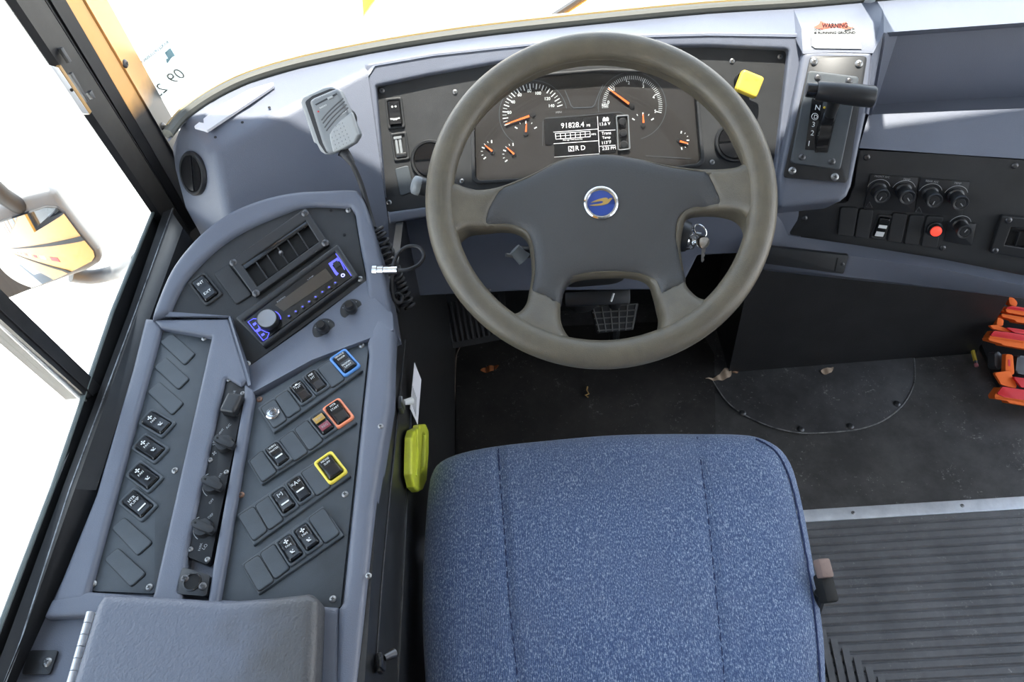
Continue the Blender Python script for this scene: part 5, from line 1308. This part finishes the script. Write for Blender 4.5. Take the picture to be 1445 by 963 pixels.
mk('pedal_foot', tube([BP.at(868, 455, -.012), BP.at(868, 462, -.06), Vector((BP.at(868, 462, -.06).x, BP.at(868, 462, -.06).y+.02, 0))], .012, 10), blk, pe)
cbm = bmesh.new(); add_box(cbm, .125, .03, .02, None, .004)
xb = empty('column_brace', 'dark brace bar with a white tie crossing above the brake pedal', 'brace', pd(842, 424, 1.5))
mk('brace_bar', cbm, blk, xb, Pl(pd(842, 419, 1.5), unit(40)).mat(842, 419, -.01, to=(880, 417)))
mk('white_tie', tube([pd(862, 426, 1.48), pd(864, 420, 1.48), pd(866, 414, 1.48)], .0022, 8), white, xb)
# ------------------------------------------------------------------ litter on the floor
def leaf(name, pts, m, label, z=.004, curl=.012, group=None):
    q = spl(FL.poly(pts, z), 3); c = sum(q, Vector((0, 0)))/len(q)
    bm = dome(q, lambda d, x, y: z+.0005+curl*((x-c.x)**2+(y-c.y)**2)/.0006*.3+.002*math.sin(x*300), .004)
    o = mk(name, thick(bm, .0006), m, None, FL.m, 60); return tag(o, label, 'leaf', group)
leaf('dry_leaf', [(995, 537), (1010, 533), (1022, 522), (1031, 524), (1031, 532), (1020, 537), (1006, 538)], leafp, 'pale curled dry leaf at the left corner of the floor hatch', .004)
leaf('dry_leaf', [(1032, 521), (1036, 514), (1042, 519), (1041, 527), (1034, 527)], leafm, 'small brown leaf scrap beside the pale curled leaf')
leaf('dry_leaf', [(1158, 526), (1161, 521), (1170, 520), (1176, 519), (1173, 526), (1165, 529)], leafp, 'tan leaf scrap against the engine cover in the middle of the hatch', .004)
leaf('dry_leaf', [(678, 524), (686, 518), (698, 516), (704, 517), (698, 522), (688, 526)], leafo, 'rust coloured oval leaf on the driver mat left of the wheel', .005, .004)
leaf('dry_leaf', [(703, 637), (708, 634), (712, 637), (708, 641)], leafo, 'tiny rust coloured leaf crumb just in front of the seat', .005, .002)
tg = mk('twig', tube([FL.at(829, 546, .007), FL.at(828, 551, .008), FL.at(831, 556, .007), FL.at(826, 558, .008), FL.at(830, 561, .007)], .0017, 6), mat('straw', (.50, .30, .10), .7), None); tag(tg, 'bent straw coloured twig lying in front of the seat', 'twig')
pn = empty('pencil', 'short yellow pencil with a pink eraser on the floor by the engine cover', 'pencil', pz(1376, 505, .006))
p0, p1 = pz(1372.5, 494, .010), pz(1378, 517, .010)
mk('barrel', tube([p0, p0.lerp(p1, .72)], .0046, 6), yellow, pn); mk('ferrule', tube([p0.lerp(p1, .72), p0.lerp(p1, .88)], .0047, 12), chrome, pn); mk('eraser', tube([p0.lerp(p1, .88), p1], .0043, 12), mat('eraser_pink', (.65, .22, .24), .7), pn)

# ================================================================== folded warning triangles
def ct_(x, y): return 1360+x/5.07, 400+y/5.07
def tri(d, at, label, bars, reds, flaps, ups, slots=()):
    pl = Pl(pd(*at, d), unit(52, -6))
    t = empty('warning_triangle', label, 'warning triangle', pl.w(.02, -.03, 0), 'folded warning triangles')
    def pp_(name, pts, m, z0, z1, b=.002, r=.003): return plate(name, pl, [ct_(*((1300, p[1]+117) if p[0] == 520 else p)) for p in pts], m, t, z0, z1, b, r)
    for p in bars: pp_('base_bar', p, orangep, -.012, .010, .003)
    for p in reds: pp_('reflector', p, redrefl, .006, .0125, .001, .002)['label'] = 'red reflector'
    for p in flaps: pp_('folded_foot', p, orangep, -.004, .003, .0015)
    for p in ups: pp_('upright', p, orangep, -.022, -.008, .002)
    for p in slots: pp_('upright_slot', p, redrefl, -.008, -.0075, 0, 0)
    return t
tri(1.665, (1425, 555), 'lowest folded orange warning triangle, on the floor beside the engine cover',
    [[(220, 805), (262, 745), (520, 775), (520, 870), (225, 820)], [(224, 812), (520, 866), (520, 908), (326, 858), (316, 842), (226, 826)]],
    [[(238, 790), (278, 740), (520, 770), (520, 848), (380, 828), (290, 816)], [(352, 668), (520, 680), (520, 748), (415, 745)]],
    [[(218, 640), (265, 635), (330, 625), (382, 738), (368, 754), (270, 725)]], [[(302, 505), (352, 512), (362, 640), (354, 658), (298, 642)]], [[(318, 545), (332, 547), (334, 595), (318, 592)]])
tri(1.70, (1425, 480), 'middle orange warning triangle of the folded stack',
    [[(186, 378), (215, 338), (520, 388), (520, 450), (186, 392)], [(176, 386), (520, 438), (520, 502), (276, 442), (270, 432), (180, 408)]],
    [[(192, 374), (216, 342), (300, 348), (520, 388), (520, 432), (206, 378)], [(292, 312), (520, 345), (520, 378), (368, 354)]],
    [[(180, 300), (236, 298), (292, 318), (352, 352), (300, 347), (215, 328)]], [[(246, 240), (287, 262), (281, 308), (234, 300)]])
tri(1.72, (1425, 440), 'topmost orange warning triangle of the folded stack',
    [[(298, 178), (340, 160), (520, 198), (520, 264), (308, 208)], [(268, 218), (520, 262), (520, 302), (376, 277), (368, 263), (275, 238)]],
    [[(304, 176), (345, 162), (520, 196), (520, 214), (312, 182)]], [[(268, 166), (300, 170), (300, 207), (265, 192)]], [[(320, 90), (360, 108), (386, 136), (378, 168), (330, 152)]])
wpl = Pl(pd(1425, 510, 1.69), unit(52, -6))
wc_ = empty('weighted_foot', 'dark grey weighted feet between the two lower warning triangles', 'stand', wpl.w(0, -.05, 0))
wg_ = mat('weight_grey', (.075, .078, .083), .35)
for p in ([(222, 490), (270, 492), (282, 590), (264, 622), (222, 602)], [(385, 515), (520, 530), (520, 672), (370, 642)]):
    plate('weight', wpl, [ct_(*q) for q in p], wg_, wc_, -.03, -.006, .005, .006)
tray = bmesh.new(); c_ = pz(1412, 560, 0); add_prism(tray, [(c_.x, c_.y), (c_.x+.42, c_.y-.06), (c_.x+.5, c_.y+.20), (c_.x+.02, c_.y+.24)], 0, .012, .004)
tag(mk('triangle_case', tray, blk, None), 'black open case under the folded warning triangles', 'case')
# ================================================================== side window, pillar and windshield
def X(x, y, v): return pax(x, y, 0, v)
G = [(214, 300), (156, 442), (72, 690), (0, 880), (-60, 1040)]
C_ = [(230, 300), (181, 442), (88, 690), (14, 893), (-45, 1048)]
E_ = [(244, 294), (191, 442), (99, 690), (30, 905), (-30, 1058)]
S_ = [(258, 322), (213, 446), (136, 692), (62, 862), (10, 975)]
r_out = [X(x, y, -.655) for x, y in G]
r_out = [Vector((-.66, p.y, p.z-.005)) for p in [X(x, y, -.60) for x, y in G]]
rows = [[p+Vector((-.004, 0, -.05)) for p in [X(x, y, -.603) for x, y in G]], [X(x, y, -.603) for x, y in G], [Vector((-.598, p.y, p.z-.014)) for p in [X(x, y, -.593) for x, y in C_]], [X(x, y, -.590) for x, y in C_], [X(x, y, -.578) for x, y in E_],
        [Vector((q.x-.004, q.y, q.z)) for q in [X(x, y, -.572).lerp(CO.at(a, b, .012), .3) for (x, y), (a, b) in zip(E_, S_)]], [CO.at(x, y, -.004) for x, y in S_], [CO.at(x, y, -.004)+Vector((.01, 0, -.05)) for x, y in S_]]
bm = quads(rows); bevel_all(bm, .002, 2, 20)
w1 = tag(mk('window_1', bm, pilblk, None, None, 40), 'black metal frame of the driver side window', 'window', kind='structure')
mk('channel_edge', tube([X(x, y, -.5775) for x, y in E_], .0015, 6), mat('worn_edge', (.30, .31, .32), .4, .5, var=1, vscale=50, c2=(.06, .06, .06)), w1)
mk('weather_strip', tube([X(x+3, y, -.5985)+Vector((0, 0, .002)) for x, y in G], .003, 8), mat('strip_grey', (.12, .15, .15), .5), w1)
# upright bar between the sliding panes
def up(a, b, v, ztop):
    P, Q = X(*b, v), X(*a, v); t = (ztop-P.z)/(Q.z-P.z); return P, P+(Q-P)*t
ZT = 1.62
a0_, a1_ = up((0, 408), (146, 549), -.596, ZT); b0_, b1_ = up((0, 450), (124, 562), -.596, ZT)
bm = faces([a0_, a1_, b1_, b0_], [(0, 1, 2, 3)]); bm = thick(bm, .03)
mk('divider_bar', bm, paintblk, w1)
mid0, mid1 = a0_.lerp(b0_, .72), a1_.lerp(b1_, .72)
mk('bar_groove', tube([mid0+Vector((.001, 0, 0)), mid1+Vector((.001, 0, 0))], .0012, 6), rubber, w1)
c0_, c1_ = up((0, 456), (119, 566), -.604, ZT)
mk('pane_edge', tube([c0_, c1_], .0035, 8), alu, w1, label='bright aluminium edge of the rear pane')
mk('pane_edge', tube([X(123, 568, -.604), X(72, 695, -.604), X(0, 884, -.604), X(-50, 1015, -.604)], .0030, 8), alu, w1, label='bright aluminium edge of the rear pane')
wg = thin_glass('window_glass', (.97, .985, .98), 0, .025)
p0 = X(207, 293, -.612); pl1 = X(5, 0, -.60)
fb0, fb1 = up((5, 0), (207, 292), -.600, ZT)
gl_b = [Vector((-.612, y_, z_)) for y_, z_ in ((-.35, .60), (fb0.y+.02, .64), (fb1.y+.02, ZT), (-.35, ZT))]
mk('pane', thick(faces(gl_b, [(0, 1, 2, 3)]), .004), wg, w1, label='clear sliding glass')
# corner pillar: window jamb, channel, then two dark strips with a warm reflection painted on
def line(a, b, v, zt=1.75):
    P, Q = X(*b, v), X(*a, v); t = (zt-P.z)/(Q.z-P.z); tb = (.60-P.z)/(Q.z-P.z); return P+(Q-P)*tb, P+(Q-P)*t
L1 = line((5, 0), (207, 292), -.603); L1b = line((18, 0), (212, 287), -.597); L1c = line((56, 0), (226, 268), -.592); L1d = line((72, 0), (236, 270), -.590)
L2 = line((88, 0), (240, 262), -.585); L3 = line((111, 0), (251, 238), -.578); L4 = line((146, 0), (258, 203), -.572)
def strip(name, ls, m, parent=None, t=.006, label=None):
    bm = quads([[a, a.lerp(b, .33), a.lerp(b, .66), b] for a, b in ls]); return mk(name, thick(bm, t), m, parent, None, 25, label=label)
out_ = [(L1[0]+Vector((-.05, 0, 0)), L1[1]+Vector((-.05, 0, 0)))]
pil = tag(strip('trim_2', [L1, L1b, L1c], pilblk), 'black corner pillar between the side window and the windshield', 'pillar', kind='structure')
strip('pillar_channel', [L1c, (L1d[0]+Vector((-.012, .004, 0)), L1d[1]+Vector((-.012, .004, 0))), L1d, L2], MT['channel_black'] if 'channel_black' in MT else mat('channel_black', (.02, .02, .022), .42), pil)
def pillar_painted_reflection():  # warm reflected light put into the colour: orange above, fading to black
    m = bpy.data.materials.new('pillar_painted_reflection'); m.use_nodes = True; nt = m.node_tree; b = nt.nodes['Principled BSDF']; b.inputs['Roughness'].default_value = .38
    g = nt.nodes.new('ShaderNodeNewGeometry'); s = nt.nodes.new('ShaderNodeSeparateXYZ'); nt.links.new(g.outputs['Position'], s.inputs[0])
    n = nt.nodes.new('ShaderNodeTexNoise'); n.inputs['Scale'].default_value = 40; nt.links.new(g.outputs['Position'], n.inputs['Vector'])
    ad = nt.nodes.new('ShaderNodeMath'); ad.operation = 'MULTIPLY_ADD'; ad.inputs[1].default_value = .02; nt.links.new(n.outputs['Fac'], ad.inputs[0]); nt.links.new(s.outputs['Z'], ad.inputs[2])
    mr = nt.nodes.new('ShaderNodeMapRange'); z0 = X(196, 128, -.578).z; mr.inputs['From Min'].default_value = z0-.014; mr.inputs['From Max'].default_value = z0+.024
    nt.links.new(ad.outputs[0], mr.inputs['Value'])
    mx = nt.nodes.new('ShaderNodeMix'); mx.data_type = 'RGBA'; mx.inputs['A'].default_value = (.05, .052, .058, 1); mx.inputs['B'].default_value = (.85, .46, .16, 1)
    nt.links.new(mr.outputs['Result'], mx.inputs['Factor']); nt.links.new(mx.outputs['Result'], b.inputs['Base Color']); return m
pp = pillar_painted_reflection()
strip('painted_reflection_strip', [L2, L3], pp, pil, label='black pillar strip with an orange reflection painted into its upper part'); strip('painted_reflection_strip', [(L3[0]+Vector((.003, 0, 0)), L3[1]+Vector((.003, 0, 0))), L4], pp, pil, label='black pillar strip with an orange reflection painted into its upper part')
mk('strip_gap', tube([L3[0]+Vector((.004, 0, 0)), L3[1]+Vector((.004, 0, 0))], .0012, 6), rubber, pil)
PLn = (L3[1]-L3[0]).cross(L4[0]-L3[0]).normalized(); PLn = PLn if PLn.dot(CAM-L3[0]) > 0 else -PLn
PS = Pl(L3[0].lerp(L4[0], .5)+PLn*.002, PLn); screws(PS, [(176, 90), (230, 179)], pil, .006, 'black', 1.25)
plate('corner_filler', WALL, [(222, 252), (264, 212), (335, 330), (300, 352), (256, 338), (240, 300)], pilblk, pil, -.012, -.006, 0)
# silver catch on the window jamb
lat = empty('window_latch', 'silver pull catch on the black side window jamb', 'latch', X(98, 125, -.59))
WJ = Pl(X(98, 125, -.588), Vector((.9, -.35, .2)))
def c9(x, y): return x/4.814, y/4.815
plate('catch_bar', WJ, [c9(*p) for p in [(342, 442), (400, 458), (612, 778), (560, 768)]], mat('catch_metal', (.42, .43, .44), .5, .5), lat, 0, .010, .0015)
plate('catch_edge', WJ, [c9(*p) for p in [(400, 456), (415, 440), (626, 758), (612, 778)]], mat('brass_edge', (.45, .27, .10), .4), lat, 0, .008, .001)
plate('catch_spring', WJ, [c9(*p) for p in [(478, 505), (495, 490), (608, 685), (596, 695)]], MT['weight_grey'], lat, -.002, .004, .001)
plate('catch_stop', WJ, [c9(*p) for p in [(412, 330), (430, 318), (490, 415), (478, 428)]], MT['weight_grey'], lat, -.002, .005, .001)
plate('catch_stop', WJ, [c9(*p) for p in [(605, 632), (625, 612), (652, 662), (635, 675)]], MT['weight_grey'], lat, -.002, .005, .001)
mk('catch_hole', lathe([(.0022, 0), (.0022, .0008), (0, .0008)], 12), void, lat, WJ.mat(*c9(486, 612), .0100))
# windshield: gasket, yellow body lip, glass
gk = [p + Vector((0, .010, .004)) for p in ws]
w2 = tag(mk('window_2', tube(spl(gk, 5, False), .0085, 10), mat('gasket_rubber', (.065, .067, .058), .5), None), 'grey rubber gasket along the foot of the windshield', 'window', kind='structure')
mk('gasket_lip', tube(spl([p + Vector((0, .024, .008)) for p in ws], 5, False), .0045, 8), mat('lip_tan', (.34, .24, .10), .45), w2, label='tan outer lip of the gasket')
dirn = (L4[1]-L4[0]); lean = Vector((0, dirn.y/dirn.z*.95, .95))
gtop = [p + Vector((0, .016, 0)) + lean for p in ws]; gbot = [p + Vector((0, .016, 0)) for p in ws]
gtop[0] = L4[1] + Vector((.004, .006, 0)); gbot[0] = L4[0] + Vector((.004, .006, 0))
keep = [0, 3, 4, 5, 6, 7, 8, 9, 10, 11, 12, 13, 14]
gb, gt = [gbot[i] for i in keep], [gtop[i] for i in keep]
mk('windshield_glass', quads([gb, gt]), wg, w2, None, 60, label='clear windshield glass')
mk('windshield_post', tube([pz(1228, 4, ZW)+Vector((0, .012, 0)), pz(1228, 4, ZW)+Vector((0, .012, 0))+lean], .013, 10), mat('post_grey', (.35, .37, .40), .4), w2, label='grey centre post of the windshield')
# inspection sticker on the glass, seen from behind
gn = (gt[0]-gb[0]).cross(gb[1]-gb[0]).normalized(); gn = gn if gn.dot(CAM-gb[0]) > 0 else -gn
GS = Pl(gb[0]+gn*.003, gn)
stickm = bpy.data.materials.new('sticker_film'); stickm.use_nodes = True; nt = stickm.node_tree; nt.nodes.clear()
o1 = nt.nodes.new('ShaderNodeOutputMaterial'); o2 = nt.nodes.new('ShaderNodeMixShader'); o3 = nt.nodes.new('ShaderNodeBsdfTransparent'); o4 = nt.nodes.new('ShaderNodeBsdfTranslucent')
o4.inputs['Color'].default_value = (.42, .47, .48, 1); o2.inputs[0].default_value = .72
nt.links.new(o3.outputs[0], o2.inputs[1]); nt.links.new(o4.outputs[0], o2.inputs[2]); nt.links.new(o2.outputs[0], o1.inputs[0])
stk = empty('inspection_sticker', 'pale inspection sticker on the windshield beside the corner pillar', 'sticker', GS.at(232, 100))
def cs(x, y): return 190+x/8.75, 40+y/8.755
plate('sticker_sheet', GS, [cs(*p) for p in [(60, 300), (440, 70), (700, 660), (330, 890)]], stickm, stk, 0, .0003, 0)
lb = mat('sticker_blue', (.30, .55, .68), .6); lg = mat('sticker_grey', (.22, .26, .26), .6)
bl_ = mat('sticker_ink', (.03, .08, .12), .6)
txt('sticker_print', 'BUCKLE UP LOUISIANA!', GS, cs(90, 440), cs(430, 175), bl_, stk, .0008, mirror=True, bold=.03, h=.0045)
txt('sticker_print', "IT'S THE LAW", GS, cs(165, 415), cs(370, 255), lg, stk, .0008, mirror=True, bold=.02, h=.0028)
plate('sticker_block', GS, [cs(*p) for p in [(370, 300), (440, 245), (500, 340), (460, 360), (400, 440), (385, 385), (410, 370)]], lb, stk, .0004, .0008, 0)
txt('sticker_number', '09', GS, cs(490, 690), cs(640, 590), lg, stk, .0008, mirror=True); txt('sticker_number', '25', GS, cs(300, 860), cs(420, 760), lg, stk, .0008, mirror=True)
# wiper and the yellow corner outside
wp = empty('windshield_wiper', 'windshield wiper resting outside the glass', 'wiper', pz(757, 40, .82)+Vector((0, .04, 0)))
wa, wb_ = pd(762, 36, 1.40), pd(850, -22, 1.36)
mk('wiper_arm', tube([wa, wb_], [.007, .006], 8), MT['weight_grey'], wp); mk('wiper_blade', tube([wa+Vector((.016, .004, .0)), wb_+Vector((.016, .004, 0))], .0035, 6), mat('wiper_tan', (.62, .40, .16), .5), wp)
YC = Pl(pd(515, -10, 1.9), Vector((0, -.7, .7)))
yc = empty('marker_plate', 'yellow pointed corner of a plate hanging outside the windshield', 'plate', YC.at(515, -10))
mk('plate_blade', prism(ccw(YC.poly([(480, -420), (512, 22), (528, 0), (600, -420)])), -.012, 0, .003), busyellow, yc, YC.m)

# ================================================================== outside mirror
mc = pax(66, 350, 0, -1.02)
tgt = Vector((-.67, -.25, .30))
mn = ((CAM-mc).normalized() + (tgt-mc).normalized()).normalized()
MR = Pl(mc, mn)
mir = empty('outside_mirror', 'grey outside mirror beyond the side window reflecting the yellow bus side', 'mirror', MR.at(60, 420))
def c7(x, y): return x/4.815, 240+y/4.815
hs_ = [(-120, 300), (0, 220), (200, 160), (330, 130), (385, 150), (440, 230), (560, 390), (680, 540), (700, 600), (680, 640), (600, 690), (480, 732), (300, 800), (80, 872), (-160, 960)]
mk('mirror_housing', dome(rnd(MR.poly([c7(*p) for p in hs_], -.004), .012), roundh(-.006, .015), .012, -.07), outgrey, mir, MR.m, 60)
gs_ = [(-140, 400), (0, 352), (200, 285), (310, 248), (390, 252), (440, 285), (540, 420), (645, 550), (655, 590), (635, 622), (500, 690), (400, 738), (80, 868), (-160, 945)]
mk('mirror_rim', dome(rnd(MR.poly([c7(*p) for p in gs_], 0), .006), roundh(-.002, .004), .012, -.01), rubber, mir, MR.m, 60)
gi = [(q[0]*.985-2, 600+(q[1]-600)*.97) for q in gs_]
mirm = mat('mirror_silver', (.50, .51, .52), .02, 1)
mk('mirror_glass', dome(rnd(ccw(MR.poly([c7(*p) for p in gi], 0)), .006), lambda d, x, y: .0045-(x*x+y*y)/(2*.75), .008, -.02), mirm, mir, MR.m, label='silvered mirror glass')
mk('mirror_arm', tube(spl([pax(100, 388, 0, -1.03), pax(130, 391, 0, -1.0), pax(160, 385, 0, -.95), pax(178, 378, 0, -.88), pax(200, 368, 0, -.66)], 6, False), .017, 12), outgrey, mir, label='curved grey lower arm of the mirror')
mk('mirror_arm', tube([pax(-40, 235, 0, -1.03), pax(4, 276, 0, -1.03), pax(40, 300, 0, -1.05)], .017, 12), rubber, mir, label='black upper arm of the mirror')

# ================================================================== shell of the bus round the driver
def wallbox(name, x0, x1, y0, y1, z0, z1, m, label, parent=None):
    bm = bmesh.new(); add_prism(bm, [(x0, y0), (x1, y0), (x1, y1), (x0, y1)], z0, z1); o = mk(name, bm, m, parent)
    return tag(o, label, 'wall', kind='structure') if parent is None else o
inner = mat('interior_wall', (.26, .27, .285), .5)
wl_ = wallbox('wall_left', -.64, -.61, -9.0, 1.32, -.2, .55, paintblk, 'side wall of the bus under the driver window')
wallbox('outer_skin', -.67, -.64, -9.0, 1.32, -.35, .54, busyellow, '', wl_)
for z0 in (-.02, .33): wallbox('rub_rail', -.682, -.67, -9.0, .9, z0, z0+.035, rubber, '', wl_)
rw = mat('tape_white', (.85, .85, .85), .4); rr_ = mat('tape_red', (.70, .03, .04), .4)
for k in range(16):
    wallbox('reflective_tape', -.6735, -.67, -8.6+k*.55, -8.6+k*.55+.30, .12, .18, rr_ if k % 2 else rw, '', wl_)
up_ = wallbox('wall_rear_side', -.67, -.64, -9.0, -.36, .54, 1.75, busyellow, 'yellow upper side of the bus behind the driver')
for k in range(9):
    o = wallbox('side_pane', -.676, -.668, -1.15-k*.9, -.45-k*.9, .85, 1.5, gblk, '', up_)
wr_ = wallbox('wall_right', 1.80, 1.84, -4, -.15, -.05, .95, inner, 'low right side wall of the bus')
wallbox('header_band', 1.80, 1.84, -4, 1.3, 1.55, 1.80, inner, '', wr_); wallbox('door_post', 1.80, 1.84, 1.15, 1.5, -.05, 1.6, inner, '', wr_); wallbox('door_post', 1.80, 1.84, -.15, -.05, -.05, 1.6, inner, '', wr_)
wallbox('door_kick', 1.80, 1.84, -.05, 1.15, -.05, .20, inner, '', wr_)
for k in range(4): wallbox('window_post', 1.80, 1.84, -1.0-k*.8, -.85-k*.8, .95, 1.56, inner, '', wr_)
wallbox('wall_back', -.64, 1.84, -4.04, -4.0, -.05, 1.78, inner, 'rear bulkhead')
tag(mk('ceiling', box(2.5, 5.3, .04), inner, None, Matrix.Translation((.60, -1.42, 1.78))), 'pale ceiling panel above the driver', 'ceiling', kind='structure')  # out of view; front edge carried forward to hold back the sun
fy = 1.34
bm = bmesh.new(); add_prism(bm, [(-.64, 1.36), (1.84, 1.36), (1.84, 1.40), (-.64, 1.40)], -.3, .45); tag(mk('wall_nose', bm, busyellow, None), 'yellow front panel of the bus below the windshield', 'wall', kind='structure') 
gm = mat('outside_concrete', (.62, .61, .58), .8, var=.1, vscale=2)
bm = bmesh.new(); add_prism(bm, [(-60, -60), (60, -60), (60, 60), (-60, 60)], -1.0, -.9); tag(mk('ground', bm, gm, None), 'sunlit pale concrete ground outside', 'ground', kind='structure')

ctop = [p + Vector((0, .030, -.006)) for p in ws]
ctop = ctop[2:] + [Vector((1.84, ctop[-1].y, ctop[-1].z))]
cbot = [Vector((p.x, 1.37, .44)) for p in ctop]
bm = quads([ctop, cbot]); tag(mk('wall_cowl', thick(bm, .012), busyellow, None), 'yellow cowl panel under the windshield', 'wall', kind='structure')
bm = quads([[p+Vector((0, -.018, -.01)) for p in ctop], [p+Vector((0, -.02, -.05)) for p in cbot]]); tag(mk('wall_firewall', thick(bm, .006), paintblk, None), 'black inner bulkhead under the dashboard', 'wall', kind='structure')
# ================================================================== light
w = bpy.data.worlds.new('world'); scene.world = w; w.use_nodes = True; nt = w.node_tree; bg = nt.nodes['Background']
tc = nt.nodes.new('ShaderNodeTexCoord'); sx_ = nt.nodes.new('ShaderNodeSeparateXYZ'); nt.links.new(tc.outputs['Generated'], sx_.inputs[0])
rp_ = nt.nodes.new('ShaderNodeValToRGB'); e = rp_.color_ramp.elements; nt.links.new(sx_.outputs['Z'], rp_.inputs['Fac'])
e[0].position = 0; e[0].color = (1, 1, 1, 1); e[1].position = .75; e[1].color = (.24, .31, .42, 1); k = e.new(.30); k.color = (.62, .70, .80, 1)
nt.links.new(rp_.outputs['Color'], bg.inputs['Color']); bg.inputs['Strength'].default_value = 6.0
sd_ = bpy.data.lights.new('sun', 'SUN'); sd_.energy = 20; sd_.angle = math.radians(.6); sd_.color = (1, .95, .86)
so_ = bpy.data.objects.new('sun', sd_); col.objects.link(so_)
el, az = math.radians(80), math.radians(6)
sv = Vector((math.sin(az)*math.cos(el), math.cos(az)*math.cos(el), math.sin(el)))
so_.rotation_euler = sv.to_track_quat('Z', 'Y').to_euler(); so_.location = (0, 0, 5)
scene.view_settings.view_transform = 'Standard'; scene.view_settings.look = 'None'; scene.view_settings.gamma = 1; scene.view_settings.exposure = 0
scene.view_settings.use_curve_mapping = False
scene.cycles.use_denoising = True
scene.cycles.max_bounces = 8; scene.cycles.transparent_max_bounces = 12
scene.cycles.sample_clamp_indirect = 6
